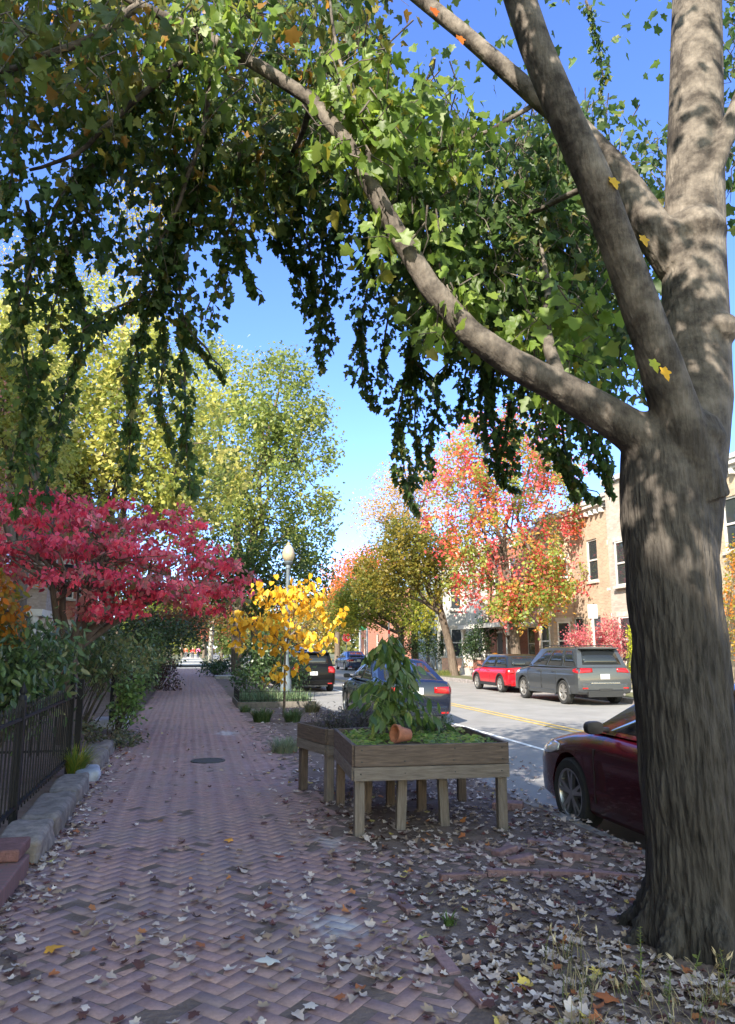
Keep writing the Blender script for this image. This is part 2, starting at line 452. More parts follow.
# round iron cover in the walk
c = gnd(208, 761)
cv = empty('drain_cover', (c.x, c.y, 0.006), 0, 'small round dark drain cover let into the brick path', 'drain cover')
M_iron = mat('cast_iron', (0.035, 0.035, 0.037), 0.6, noise=0.4, nscale=20, bump=0.3, bscale=60)
MB().lathe([(0.0, 0.004), (0.2, 0.004), (0.2, -0.02)], 24).build('lid', M_iron, cv)
MB().lathe([(0.205, -0.02), (0.205, 0.006), (0.245, 0.006), (0.25, -0.02)], 24).build('rim', M_iron, cv)

# ------------------------------------------------------------------ left edge: step, stones, fences
M_wallbrick = mat('step_brick', (0.16, 0.075, 0.07), 0.85, noise=0.3, nscale=14, bump=0.5, bscale=50)
def brick_wall_mat(name, col, mortar=(0.3, 0.27, 0.25), sc=1.0, axes='XZ'):
    m = bpy.data.materials.new(name); m.use_nodes = True
    N = m.node_tree.nodes; L = m.node_tree.links; P = N['Principled BSDF']; P.inputs['Roughness'].default_value = 0.85
    tc = N.new('ShaderNodeTexCoord'); sx = N.new('ShaderNodeSeparateXYZ'); cb = N.new('ShaderNodeCombineXYZ')
    L.new(tc.outputs['Object'], sx.inputs[0])
    if axes == 'XY':
        L.new(sx.outputs[0], cb.inputs[0]); L.new(sx.outputs[1], cb.inputs[1])
    else:
        a = N.new('ShaderNodeMath'); L.new(sx.outputs[0], a.inputs[0]); L.new(sx.outputs[1], a.inputs[1]); L.new(a.outputs[0], cb.inputs[0]); L.new(sx.outputs[2], cb.inputs[1])
    b = N.new('ShaderNodeTexBrick'); b.inputs['Scale'].default_value = 1.0
    b.inputs['Brick Width'].default_value = 0.215*sc; b.inputs['Row Height'].default_value = 0.072*sc; b.inputs['Mortar Size'].default_value = 0.006*sc
    b.inputs['Color1'].default_value = (*[c*0.85 for c in col], 1); b.inputs['Color2'].default_value = (*[c*1.15 for c in col], 1); b.inputs['Mortar'].default_value = (*mortar, 1)
    L.new(cb.outputs[0], b.inputs['Vector'])
    n = N.new('ShaderNodeTexNoise'); n.inputs['Scale'].default_value = 1.6; n.inputs['Detail'].default_value = 6; L.new(tc.outputs['Object'], n.inputs['Vector'])
    mr = N.new('ShaderNodeMapRange'); mr.inputs[3].default_value = 0.75; mr.inputs[4].default_value = 1.25; L.new(n.outputs[0], mr.inputs[0])
    sc_ = N.new('ShaderNodeVectorMath'); sc_.operation = 'SCALE'; L.new(b.outputs[0], sc_.inputs[0]); L.new(mr.outputs[0], sc_.inputs['Scale'])
    L.new(sc_.outputs[0], P.inputs['Base Color'])
    bp = N.new('ShaderNodeBump'); bp.inputs['Strength'].default_value = 0.4; bp.inputs['Distance'].default_value = 0.01; bp.invert = True
    L.new(b.outputs['Fac'], bp.inputs['Height']); L.new(bp.outputs[0], P.inputs['Normal'])
    return m
st = empty('brick_step', (-1.6, 5.2, 0), 0, 'low red brick step at the end of the iron fence', 'step')
ms = brick_wall_mat('step_coursing', (0.19, 0.095, 0.09), (0.13, 0.1, 0.09), 1.0, 'XY')
MB().box(-0.6, 0.53, -2.4, 0.95, -0.05, 0.13).build('lower_tread', ms, st, bevel=0.012)
MB().box(-0.6, 0.50, 0.72, 1.12, 0.132, 0.215).build('upper_tread', M_wallbrick, st, bevel=0.015)

def boulder(name, c, sx, sy, sz, label, rz=0.0, m=None):
    bm = bmesh.new(); bmesh.ops.create_cube(bm, size=1.0)
    bmesh.ops.bevel(bm, geom=bm.edges[:], offset=0.22, segments=3, affect='EDGES', profile=0.6)
    bmesh.ops.subdivide_edges(bm, edges=bm.edges[:], cuts=2, use_grid_fill=True)
    s = random.random()*50
    for v in bm.verts:
        n = mnoise.noise(v.co*2.2+Vector((s, s, s)))*0.10 + mnoise.noise(v.co*6+Vector((s, 0, s)))*0.03
        v.co += v.co.normalized()*n; v.co = Vector((v.co.x*sx, v.co.y*sy, v.co.z*sz))
    me = bpy.data.meshes.new(name); bm.to_mesh(me); bm.free()
    for p in me.polygons: p.use_smooth = True
    o = link_mesh(name, me, m or M_stone); o.location = c; o.rotation_euler = (0, 0, rz)
    return tag(o, label, 'stone')
G = 'stones edging the path below the fence'
for (y, x, ln, wd, h, l) in ((6.75, -1.22, .78, .36, .30, 'first grey edging stone, next to the brick step'),
                        (7.75, -1.21, 1.25, .34, .32, 'longest rounded grey edging stone below the iron fence'),
                        (9.05, -1.22, 1.2, .32, .30, 'grey edging stone under the far half of the iron fence'),
                        (11.3, -1.25, 1.0, .36, .34, 'pale edging stone just past the yellow-green grass tuft'),
                        (12.5, -1.28, 1.1, .36, .30, 'edging stone half hidden by creeping plants before the gate opening')):
    boulder('edging_stone', (x, y, 0.03), wd, ln, h, l, random.uniform(-.05, .05))['group'] = G
boulder('edging_stone', (-1.18, 10.25, 0.02), .3, .6, .22, 'bluish white edging stone beside the grass tuft', 0.1, mat('pale_stone', (0.34, 0.36, 0.42), 0.8, noise=0.3, nscale=7))['group'] = G
sl_ = MB().box(-0.35, 0.3, -0.45, 0.45, -0.1, 0.2).build('stone_block', mat('grey_stone', (0.36, 0.36, 0.38), 0.85, noise=0.2, nscale=6), bevel=0.03)
sl_.location = (-1.45, 16.3, 0); tag(sl_, 'square cut pale grey stone block at the gate opening', 'stone')

M_blackiron = mat('black_iron', (0.010, 0.010, 0.012), 0.6, spec=0.25, noise=0.3, nscale=30)
def fence(name, x, y0, y1, z0, z1, label, posts, pitch=0.135, finial=True):
    root = empty(name, (x, y0, z0), 0, label, 'fence', 'iron fences along the front gardens')
    L_ = y1-y0; h = z1-z0
    b = MB(); n = int(L_/pitch)
    for i in range(n+1):
        yy = i*pitch
        b.box(-0.0065, 0.0065, yy-0.0065, yy+0.0065, 0.03, h-0.06)
        b.add([(-.012, yy-.012, h-.06), (.012, yy-.012, h-.06), (.012, yy+.012, h-.06), (-.012, yy+.012, h-.06), (0, yy, h)], [(0, 1, 4), (1, 2, 4), (2, 3, 4), (3, 0, 4)])
    b.build('pickets', M_blackiron, root)
    for z in (0.09, h-0.14):
        MB().box(-0.02, 0.02, 0, L_, z-0.012, z+0.012).build('rail', M_blackiron, root)
    for yy in posts:
        p = MB().box(-0.03, 0.03, yy-y0-0.03, yy-y0+0.03, -0.15, h+0.02).build('post', M_blackiron, root)
        MB().lathe([(0.0, 0.17), (0.012, 0.13), (0.035, 0.075), (0.02, 0.05), (0.038, 0.03), (0.038, 0)], 10,
                   Matrix.Translation((0, yy-y0, h+0.02))).build('finial', M_blackiron, p, smooth=60)
    return root
fence('iron_fence', -1.44, 4.3, 10.4, 0.14, 1.12, 'black iron picket fence above the edging stones', (4.33, 7.35, 10.36))
fence('iron_fence', -1.46, 17.2, 30.0, 0.1, 1.05, 'black iron fence half hidden in shrubs further down the path', (17.2, 21.4, 25.6, 30))
fence('iron_fence', -1.48, 31.0, 44.0, 0.1, 1.1, 'distant dark fence by the maroon shrub far down the path', (31, 36, 44))
g = empty('iron_gate', (-1.46, 11.25, 0.05), 0, 'black iron gate standing open between fence posts behind the grass tuft', 'gate')
MB().box(-.04, .04, -.04, .04, -0.05, 1.12).build('post', M_blackiron, g)
MB().box(-.04, .04, 4.6, 4.68, -0.05, 1.1).build('post', M_blackiron, g)
b = MB()
for i in range(11): b.box(-0.1-i*0.1, -0.085-i*0.1, -.008, .008, 0.1, 0.95)
b.build('pickets', M_blackiron, g)
for z in (0.15, 0.85): MB().box(-1.2, -0.04, -.014, .014, z, z+.03).build('rail', M_blackiron, g)
# ------------------------------------------------------------------ vegetation
def bark_mat(name, c1, c2, sc=1.0, bump=0.6):
    m = mat(name, c1, 0.9, bump=bump, bscale=10*sc, col2=c2, nscale=5*sc, stretch=(3.2, 3.2, 0.55), spec=0.2)
    return m
M_bark = bark_mat('grey_bark', (0.018, 0.016, 0.0145), (0.066, 0.059, 0.053), 1.9, 1.0)
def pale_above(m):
    """bark turns paler and smoother higher up"""
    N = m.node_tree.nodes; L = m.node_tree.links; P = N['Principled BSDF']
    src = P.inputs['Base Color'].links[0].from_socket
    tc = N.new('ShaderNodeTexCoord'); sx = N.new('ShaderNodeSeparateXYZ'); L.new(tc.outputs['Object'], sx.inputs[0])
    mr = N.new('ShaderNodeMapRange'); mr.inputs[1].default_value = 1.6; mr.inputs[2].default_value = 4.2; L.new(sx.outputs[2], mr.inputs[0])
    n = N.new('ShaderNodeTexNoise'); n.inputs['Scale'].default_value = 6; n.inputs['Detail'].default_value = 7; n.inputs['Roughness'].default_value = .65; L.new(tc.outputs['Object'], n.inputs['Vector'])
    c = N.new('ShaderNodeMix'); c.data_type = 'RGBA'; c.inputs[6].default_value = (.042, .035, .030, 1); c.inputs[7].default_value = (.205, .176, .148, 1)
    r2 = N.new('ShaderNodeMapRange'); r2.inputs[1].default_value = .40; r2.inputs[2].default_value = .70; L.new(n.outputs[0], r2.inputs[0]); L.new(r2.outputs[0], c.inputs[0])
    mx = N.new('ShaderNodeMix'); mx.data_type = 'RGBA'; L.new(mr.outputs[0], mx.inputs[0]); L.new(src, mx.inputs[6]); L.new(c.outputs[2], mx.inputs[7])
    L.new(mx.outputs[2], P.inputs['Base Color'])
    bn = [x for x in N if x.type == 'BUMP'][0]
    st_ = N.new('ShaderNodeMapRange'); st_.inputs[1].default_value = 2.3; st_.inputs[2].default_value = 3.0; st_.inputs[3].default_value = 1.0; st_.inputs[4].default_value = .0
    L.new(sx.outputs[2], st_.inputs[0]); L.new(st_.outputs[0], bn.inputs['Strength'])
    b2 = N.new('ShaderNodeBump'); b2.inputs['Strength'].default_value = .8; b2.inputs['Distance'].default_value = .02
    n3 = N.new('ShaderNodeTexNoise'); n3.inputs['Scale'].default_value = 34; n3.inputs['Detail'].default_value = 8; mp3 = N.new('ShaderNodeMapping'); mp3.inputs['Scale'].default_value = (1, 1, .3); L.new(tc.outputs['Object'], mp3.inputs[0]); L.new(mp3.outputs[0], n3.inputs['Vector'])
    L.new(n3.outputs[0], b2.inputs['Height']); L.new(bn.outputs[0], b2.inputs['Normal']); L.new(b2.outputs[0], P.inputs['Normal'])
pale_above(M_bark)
M_bark_far = bark_mat('brown_bark', (0.07, 0.052, 0.04), (0.15, 0.12, 0.095), 1.0)
M_bark_pale = bark_mat('pale_bark', (0.30, 0.27, 0.22), (0.5, 0.46, 0.4), 1.0)
M_stem = mat('stem', (0.06, 0.05, 0.03), 0.8)
M_greenstem = mat('green_stem', (0.10, 0.14, 0.04), 0.7)

def clumps(blobs, n, per, sig, flat=1.0, shell=0.45, droop=0.0):
    """leaf positions in clumps spread through ellipsoids; gives positions and the clump index"""
    vol = np.array([b[3]*b[4]*b[5] for b in blobs])**0.8; vol = vol/vol.sum()
    k = max(1, n//per)
    bi = RNG.choice(len(blobs), k, p=vol)
    B = np.array(blobs, dtype=float)[bi]
    d = unit(RNG.normal(size=(k, 3))); r = RNG.uniform(shell**3, 1, (k, 1))**(1/3)
    C = B[:, :3]+d*r*B[:, 3:6]
    idx = np.repeat(np.arange(k), per)
    off = RNG.normal(size=(len(idx), 3))*sig*np.repeat(RNG.uniform(.6, 1.4, (k, 1)), per, axis=0)
    off[:, 2] *= flat
    P = C[idx]+off
    if droop:
        t = RNG.uniform(0, 1, len(idx)); P[:, 2] -= droop*t*np.repeat(RNG.uniform(.3, 1, k), per); P[:, :2] -= off[:, :2]*0.55*t[:, None]
    return P, idx, C

def crown(name, blobs, n, per, sig, size, cols, wts, tmpl, m, parent, flat=1.0, shell=0.45, droop=0.0, jit=0.2, hang=0.6, clump_pure=0.6, up=0.35):
    P, idx, C = clumps(blobs, n, per, sig, flat, shell, droop)
    cc = palette(cols, idx.max()+1, wts, jit)[idx]
    lc = palette(cols, len(P), wts, jit)
    pick = (RNG.random(len(P)) < clump_pure)[:, None]
    col = np.where(pick, cc, lc)
    ax = RNG.normal(size=(len(P), 3)); ax[:, 2] = ax[:, 2]*0.5-hang
    nr = RNG.normal(size=(len(P), 3)); nr[:, 2] += up*2
    s = size*RNG.uniform(0.6, 1.25, len(P))
    o = leaves(name, P, ax, nr, s, tmpl, np.clip(col, 0, 1), m, parent)
    return o, C

def wob(p, q, n, a):
    p = Vector(p); q = Vector(q); l = (q-p).length
    out = [p]
    for i in range(1, n):
        t = i/n; out.append(p.lerp(q, t)+Vector((random.gauss(0, a), random.gauss(0, a), random.gauss(0, a*0.5)+0.12*l*math.sin(PI*t)*0.6)))
    return out+[q]

def tree(name, label, base, trunk_r, fork_z, blobs, n, per, sig, size, cols, wts=None, tmpl=DIAM, m=None, bark=None, group=None,
         lean=(0, 0), flat=1.0, shell=0.45, droop=0.0, hang=0.6, nb=10, jit=0.2, cat='tree', clump_pure=0.6):
    m = m or LEAF; bark = bark or M_bark_far
    root = empty(name, base, 0, label, cat, group)
    B = Vector(base)
    loc = [(b[0]-B.x, b[1]-B.y, b[2]-B.z, b[3], b[4], b[5]) for b in blobs]
    top = Vector((lean[0], lean[1], fork_z))
    tb = MB()
    mid = [Vector((0, 0, -0.15)), Vector((0, 0, 0.1)), Vector((lean[0]*.2+random.gauss(0, trunk_r*.2), lean[1]*.2, fork_z*0.35)), Vector((lean[0]*.6, lean[1]*.6+random.gauss(0, trunk_r*.2), fork_z*0.7)), top]
    tb.tube(mid, [trunk_r*1.5, trunk_r*1.15, trunk_r, trunk_r*.92, trunk_r*.85], 10)
    tb.build('trunk', bark, root, smooth=60)
    _, C = crown('crown', loc, n, per, sig, size, cols, wts, tmpl, m, root, flat, shell, droop, jit, hang, clump_pure)
    # main limbs to the blobs, twigs to clumps
    bb = MB()
    for b in loc[:8]:
        e = Vector(b[:3]); bb.tube(wob(top-Vector((0, 0, fork_z*.12)), e, 4, (e-top).length*.05), [trunk_r*.55, trunk_r*.45, trunk_r*.35, trunk_r*.25, trunk_r*.12], 7)
        near = C[np.argsort(((C-np.array(b[:3]))**2).sum(1))]
        for c in near[::max(1, len(near)//nb)][:nb]:
            c = Vector(c); s = top.lerp(e, random.uniform(.35, .95))
            if (c-s).length < max(b[3:])*1.6: bb.tube(wob(s, c, 3, (c-s).length*.05), [trunk_r*.2, trunk_r*.14, trunk_r*.09, trunk_r*.04], 5)
    bb.build('branches', bark, root, smooth=60)
    return root

# -------- the big street maple
TX, TY = TREE
big = empty('maple_tree', (TX, TY, 0.0), 0, 'big grey-barked maple at the kerb with arching limbs and drooping dark green leaves', 'tree')
def lo(p): return Vector(p)-Vector((TX, TY, 0))
tk = MB()
stem = [(TX, TY, -.2), (TX, TY, 0.05), (TX, TY, .3), (TX-.01, TY, .8), (TX-.02, TY, 1.5), (TX-.03, TY+.01, 2.3)]
stem += [(TX-.04, TY+.01, 2.6), (TX-.05, TY+.02, 3.0)]
tk.tube([lo(p) for p in stem], [.38, .325, .285, .265, .26, .266, .255, .20], 20)
m1 = [(TX-.03, TY+.01, 2.0), at(696, 400, 3.95), at(694, 250, 4.05), at(696, 90, 4.15), at(697, -60, 4.3), at(690, -250, 4.5)]
tk.tube([lo(p) for p in m1], [.25, .225, .205, .19, .175, .14], 16)
L1 = [at(668, 500, 3.84), at(645, 440, 3.84), at(612, 418, 3.86), at(560, 388, 3.9), at(510, 362, 3.95), at(470, 333, 4.0), at(430, 287, 4.05), at(400, 238, 4.1), at(375, 193, 4.15), at(345, 140, 4.25), at(312, 100, 4.35), at(262, 68, 4.5), at(205, 35, 4.7), at(140, 5, 4.9), at(60, -40, 5.2)]
tk.tube([lo(p) for p in L1], [.17, .15, .122, .103, .09, .082, .073, .062, .058, .052, .05, .046, .042, .035, .03], 12)
L2 = [at(696, 500, 3.8), at(682, 430, 3.72), at(652, 340, 3.66), at(622, 255, 3.62), at(594, 180, 3.6), at(562, 110, 3.6), at(535, 45, 3.6), at(515, -15, 3.6), at(490, -110, 3.6), at(460, -240, 3.6)]
tk.tube([lo(p) for p in L2], [.19, .15, .118, .108, .106, .102, .098, .094, .085, .06], 14)
L3 = [at(680, 265, 4.05), at(650, 225, 4.1), at(618, 172, 4.2), at(580, 130, 4.3), at(540, 100, 4.35), at(500, 65, 4.45), at(460, 30, 4.55), at(425, 2, 4.7), at(370, -40, 4.9), at(300, -90, 5.2)]
tk.tube([lo(p) for p in L3], [.16, .135, .10, .085, .075, .068, .062, .06, .05, .04], 10)
L4 = [at(690, 235, 4.0), at(706, 190, 3.95), at(722, 145, 3.9), at(745, 90, 3.85), at(790, 0, 3.9), at(840, -120, 4.0)]
tk.tube([lo(p) for p in L4], [.10, .075, .068, .062, .055, .04], 10)
# branch collars and burls
for c, r in ((at(652, 455, 3.86), .19), (at(688, 440, 3.80), .22), (at(694, 235, 4.02), .215), (at(670, 240, 4.06), .16), (at(718, 330, 3.85), .13)):
    c = lo(c); tk.tube([c+Vector((0, 0, -r*.9)), c+Vector((0, 0, -r*.5)), c, c+Vector((0, 0, r*.5)), c+Vector((0, 0, r*.9))], [r*.35, r*.82, r, r*.82, r*.35], 14)
# buttress roots
for a, l, r in ((205, .40, .06), (250, .36, .06), (290, .42, .06), (335, .42, .06), (20, .42, .06), (75, .4, .06), (130, .42, .06), (168, .38, .05)):
    a = math.radians(a); d = Vector((math.cos(a), math.sin(a), 0))
    tk.tube([d*.17+Vector((0, 0, .5)), d*.24+Vector((0, 0, .22)), d*.31+Vector((0, 0, .11)), d*l+Vector((0, 0, .05)), d*(l+.16)+Vector((0, 0, -.08))], [.08, r*1.3, r*1.1, r*.7, r*.35], 10)
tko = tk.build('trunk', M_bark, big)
rm = tko.modifiers.new('r', 'REMESH'); rm.mode = 'VOXEL'; rm.voxel_size = 0.0095; rm.use_smooth_shade = True
smo = tko.modifiers.new('s', 'SMOOTH'); smo.factor = 0.6; smo.iterations = 14
bake(tko)
me = tko.data
co = np.empty(len(me.vertices)*3, dtype=np.float32); me.vertices.foreach_get('co', co); co = co.reshape(-1, 3)
nn = np.empty_like(co).ravel(); me.vertices.foreach_get('normal', nn); nn = nn.reshape(-1, 3)
amp = np.clip((5.5-co[:, 2])/3, .25, 1)
dsp = np.empty(len(co))
for i, c in enumerate(co):
    x, y, z = float(c[0]), float(c[1]), float(c[2])
    p = Vector((x*36, y*36, z*3.2)); q = mnoise.noise(Vector((x*3, y*3, z*1.4)))*.5
    dsp[i] = (abs(mnoise.noise(p+Vector((q, q, 0))))-.22)*0.027*(1 if z < 2.5 else max(.5 if x*x+y*y < .1 else .12, 1-(z-2.5)*1.6)) + mnoise.noise(Vector((x*45, y*45, z*9)))*0.006 + mnoise.noise(Vector((x*5, y*5, z*3)))*0.02
near_root = np.exp(-np.clip(co[:, 2], 0, 9)/.25)
low = np.clip((2.6-co[:, 2])/1.2, .35, 1)
co += nn*(dsp*amp*low*(1+.4*near_root))[:, None].astype(np.float32)
me.vertices.foreach_set('co', co.ravel()); me.update()

def branch(name, pts, r0, r1, parent, n=7, jag=0.0, smooth_n=3):
    P = [lo(p) for p in pts]
    out = []
    for i in range(len(P)-1):
        for k in range(smooth_n):
            t = k/smooth_n
            p0 = P[max(i-1, 0)]; p1 = P[i]; p2 = P[i+1]; p3 = P[min(i+2, len(P)-1)]
            v = 0.5*((2*p1)+(p2-p0)*t+(2*p0-5*p1+4*p2-p3)*t*t+(3*p1-p0-3*p2+p3)*t**3)
            out.append(v+Vector((random.gauss(0, jag), random.gauss(0, jag), random.gauss(0, jag))))
    out.append(P[-1]); k = len(out)
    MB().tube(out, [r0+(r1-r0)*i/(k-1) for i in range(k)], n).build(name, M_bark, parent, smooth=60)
    return out

LP = []; LC = []; LS = []; LD = []     # leaf positions, colour class, size, axis
def addl(p, cls, size, axis=None):
    LP.append(p); LC.append(cls); LS.append(size); LD.append(axis or (random.gauss(0, .5), random.gauss(0, .5), -1))
def strand(pts, nper, rad, cls, size, taper=0.5):
    """leaves hung closely round a drooping branch"""
    for i in range(len(pts)-1):
        a = Vector(pts[i]); b = Vector(pts[i+1]); l = (b-a).length
        f = 1-taper*i/max(1, len(pts)-2) if len(pts) > 2 else 1
        for k in range(int(nper*l*f)+1):
            p = a.lerp(b, random.random())
            r = rad*f*math.sqrt(random.random())*(.75+.5*math.sin(p.z*9+p.x*5))
            d = Vector((random.gauss(0, 1), random.gauss(0, 1), random.gauss(0, .7))); d = d.normalized()*r
            addl(p+d-Vector((0, 0, .05)), cls, size*random.uniform(.6, 1.2), (d.x*2.5/rad*.5, d.y*2.5/rad*.5, -1+random.gauss(0, .3)))

# drooping branches: (pixels, distance), radius, leaf class, leaf size
STR = [
 ([(205, 35, 4.7), (150, 90, 5.2), (95, 160, 5.6), (68, 250, 5.8), (45, 350, 5.9), (24, 450, 6.0), (16, 505, 6.0)], .17, 'd', .10, 130),
 ([(68, 250, 5.8), (85, 320, 6.0), (62, 400, 6.1), (42, 505, 6.1)], .12, 'd', .095, 130),
 ([(210, 80, 5.0), (205, 150, 5.4), (178, 230, 5.7), (182, 320, 5.9), (184, 400, 6.0), (190, 492, 6.0)], .14, 'd', .10, 130),
 ([(195, 190, 5.6), (155, 290, 5.9), (136, 370, 6.1), (128, 480, 6.2)], .12, 'd', .095, 140),
 ([(182, 320, 5.9), (205, 350, 5.9), (225, 375, 6.0)], .12, 'd', .09, 110),
 ([(155, 290, 5.9), (115, 310, 5.9), (75, 330, 5.9)], .16, 'd', .095, 130),
 ([(95, 160, 5.6), (60, 200, 5.6), (20, 300, 5.6), (5, 340, 5.6)], .16, 'd', .095, 110),
 ([(20, 120, 5.2), (8, 180, 5.2), (6, 235, 5.2)], .14, 'd', .10, 130),
 ([(240, 150, 5.2), (232, 220, 5.4), (220, 280, 5.6), (205, 320, 5.7)], .20, 'd', .10, 120),
 ([(232, 220, 5.4), (248, 270, 5.5), (262, 292, 5.6)], .12, 'd', .095, 110),
 ([(290, 170, 5.6), (305, 230, 6.0), (318, 300, 6.2), (322, 365, 6.3)], .15, 'd', .095, 140),
 ([(300, 180, 5.8), (290, 230, 5.9), (300, 290, 6.2), (318, 310, 6.3)], .16, 'd', .09, 120),
 ([(345, 190, 6.0), (335, 250, 6.3), (338, 300, 6.4)], .16, 'd', .09, 120),
 ([(375, 200, 6.0), (372, 270, 6.3), (360, 330, 6.5), (362, 370, 6.5), (378, 402, 6.5)], .17, 'd', .095, 170),
 ([(430, 220, 6.0), (425, 300, 6.3), (408, 360, 6.5), (402, 400, 6.6), (398, 440, 6.6), (408, 485, 6.6), (420, 508, 6.6)], .14, 'd', .095, 150),
 ([(408, 360, 6.5), (440, 390, 6.5), (432, 430, 6.5), (428, 470, 6.6)], .12, 'd', .09, 130),
 ([(460, 300, 6.0), (455, 350, 6.2), (430, 385, 6.3)], .17, 'd', .095, 120),
 ([(495, 350, 6.0), (492, 410, 6.2), (497, 450, 6.3), (505, 478, 6.3), (520, 484, 6.3)], .14, 'd', .095, 150),
 ([(560, 400, 5.4), (565, 450, 5.5), (582, 480, 5.5), (600, 495, 5.5)], .14, 'd', .095, 130),
 ([(520, 380, 5.6), (535, 420, 5.7), (548, 455, 5.7)], .13, 'd', .09, 90),
 ([(600, 420, 5.2), (605, 450, 5.2), (612, 478, 5.2)], .08, 'd', .09, 90),
 ([(585, 0, 6.5), (600, 60, 6.6), (603, 100, 6.7)], .10, 'd', .09, 110),
 ([(382, 20, 7.0), (386, 50, 7.0), (385, 95, 7.0)], .06, 'm', .08, 130),
 ([(435, 60, 5.5), (420, 100, 5.8), (390, 150, 6)], .17, 'd', .095, 110),
 ([(395, 230, 6.2), (392, 300, 6.5), (384, 350, 6.6), (388, 385, 6.6)], .16, 'd', .09, 150),
 ([(415, 240, 6.2), (418, 320, 6.5), (414, 380, 6.6), (418, 440, 6.7), (412, 480, 6.7)], .15, 'd', .09, 150),
 ([(470, 300, 6.2), (468, 360, 6.4), (462, 400, 6.5), (452, 420, 6.5)], .17, 'd', .09, 150),
 ([(510, 350, 6.0), (512, 400, 6.2), (506, 440, 6.2), (515, 470, 6.2)], .15, 'd', .09, 140),
 ([(485, 330, 5.8), (482, 400, 6.0), (488, 440, 6.1)], .15, 'd', .09, 140),
 ([(540, 380, 5.4), (552, 430, 5.5), (566, 470, 5.5), (578, 492, 5.5)], .14, 'd', .09, 130),
 ([(580, 400, 5.2), (590, 440, 5.2), (604, 470, 5.2), (612, 490, 5.2)], .13, 'd', .09, 130),
 ([(280, 190, 5.8), (276, 240, 6.0), (300, 262, 6.1), (312, 290, 6.2)], .16, 'd', .09, 140),
 ([(325, 190, 6.0), (322, 250, 6.2), (326, 300, 6.3), (324, 350, 6.3)], .15, 'd', .09, 140),
 ([(30, 200, 5.6), (30, 280, 5.7), (20, 340, 5.8), (30, 400, 5.9), (12, 460, 5.9)], .15, 'd', .09, 130),
 ([(160, 240, 5.8), (165, 330, 6.0), (160, 390, 6.1), (170, 440, 6.1)], .13, 'd', .09, 120),
]
for pts, rad, cls, size, nper in STR:
    W = [at(*p) for p in pts]
    o = branch('drooping_branch', W, .016, .004, big, 5, .012)
    strand([p+Vector((TX, TY, 0)) for p in o], nper*2.0, rad*1.2, cls, size*.72)
# bare dark branches seen against the leaves
for pts, r0, r1 in (([(140, 5, 4.9), (95, 38, 5.0), (45, 55, 5.1), (0, 72, 5.2), (-60, 95, 5.3)], .034, .016),
                    ([(205, 45, 4.7), (160, 80, 4.9), (115, 118, 5.1), (75, 155, 5.3), (30, 170, 5.5)], .028, .012),
                    ([(208, 80, 4.8), (203, 130, 5.1), (180, 200, 5.4), (150, 260, 5.7)], .026, .009),
                    ([(375, 195, 4.15), (360, 120, 4.3), (340, 60, 4.5), (330, 0, 4.8)], .02, .01),
                    ([(420, 110, 4.6), (390, 92, 4.8), (355, 90, 5.0)], .018, .008),
                    ([(540, 100, 4.35), (490, 130, 4.6), (440, 150, 4.9), (400, 170, 5.3)], .02, .008),
                    ([(618, 172, 4.2), (560, 200, 4.7), (500, 220, 5.2), (430, 220, 6.0)], .03, .01),
                    ([(312, 100, 4.35), (300, 140, 4.9), (290, 170, 5.6), (345, 190, 6.0)], .025, .01),
                    ([(560, 388, 3.9), (545, 330, 4.2), (548, 285, 4.6), (540, 240, 5)], .05, .01),
                    ([(470, 333, 4.0), (455, 300, 4.1), (447, 285, 4.15)], .012, .006)):
    branch('branch', [at(*p) for p in pts], r0, r1, big, 7, .006)

TWIG = []
def fill(poly, ymin, ymax, n, cls, size, per=14, drop=.28, rad=.12):
    """short hanging sprays through a volume of the canopy"""
    xs = [p[0] for p in poly]; ys = [p[1] for p in poly]; c = 0
    while c < n:
        x = random.uniform(min(xs), max(xs)); y = random.uniform(min(ys), max(ys))
        ins = False
        for i in range(len(poly)):
            x1, y1 = poly[i]; x2, y2 = poly[i-1]
            if (y1 > y) != (y2 > y) and x < (x2-x1)*(y-y1)/(y2-y1)+x1: ins = not ins
        if not ins: continue
        c += 1
        a = at(x, y, random.uniform(ymin, ymax))
        b = a+Vector((random.gauss(0, .12), random.gauss(0, .12), -drop*random.uniform(.5, 1.4)))
        k = random.randint(per-5, per+5); TWIG.append((a, b))
        for _ in range(k):
            p = a.lerp(b, random.random()); d = Vector((random.gauss(0, rad), random.gauss(0, rad), random.gauss(0, rad*.6)))
            addl(p+d, cls, size*random.uniform(.6, 1.25), (d.x*4, d.y*4, -1+random.gauss(0, .35)))
fill([(-30, -60), (380, -60), (370, 60), (330, 170), (250, 190), (160, 160), (60, 130), (-30, 150)], 5.0, 6.8, 400, 'o', .096)
fill([(-30, -60), (300, -60), (260, 90), (100, 110), (-30, 100)], 4.2, 5.0, 30, 'o', .10)
fill([(100, 120), (250, 150), (245, 230), (150, 260), (60, 230), (70, 150)], 5.4, 6.2, 70, 'd', .085)
fill([(250, 60), (385, 60), (380, 200), (300, 215), (250, 190)], 4.9, 6.4, 90, 'd', .085)
fill([(375, 120), (540, 110), (600, 200), (600, 330), (500, 350), (430, 300), (380, 240)], 5.0, 6.8, 470, 'd', .085)
fill([(520, 90), (655, 110), (655, 230), (640, 390), (560, 390), (520, 250)], 4.8, 6.4, 210, 'd', .09)
fill([(725, 0), (760, 0), (760, 230), (728, 220)], 4.6, 6, 30, 'd', .10)
fill([(380, 170), (520, 200), (500, 320), (430, 300)], 4.5, 5.2, 40, 'm', .10)
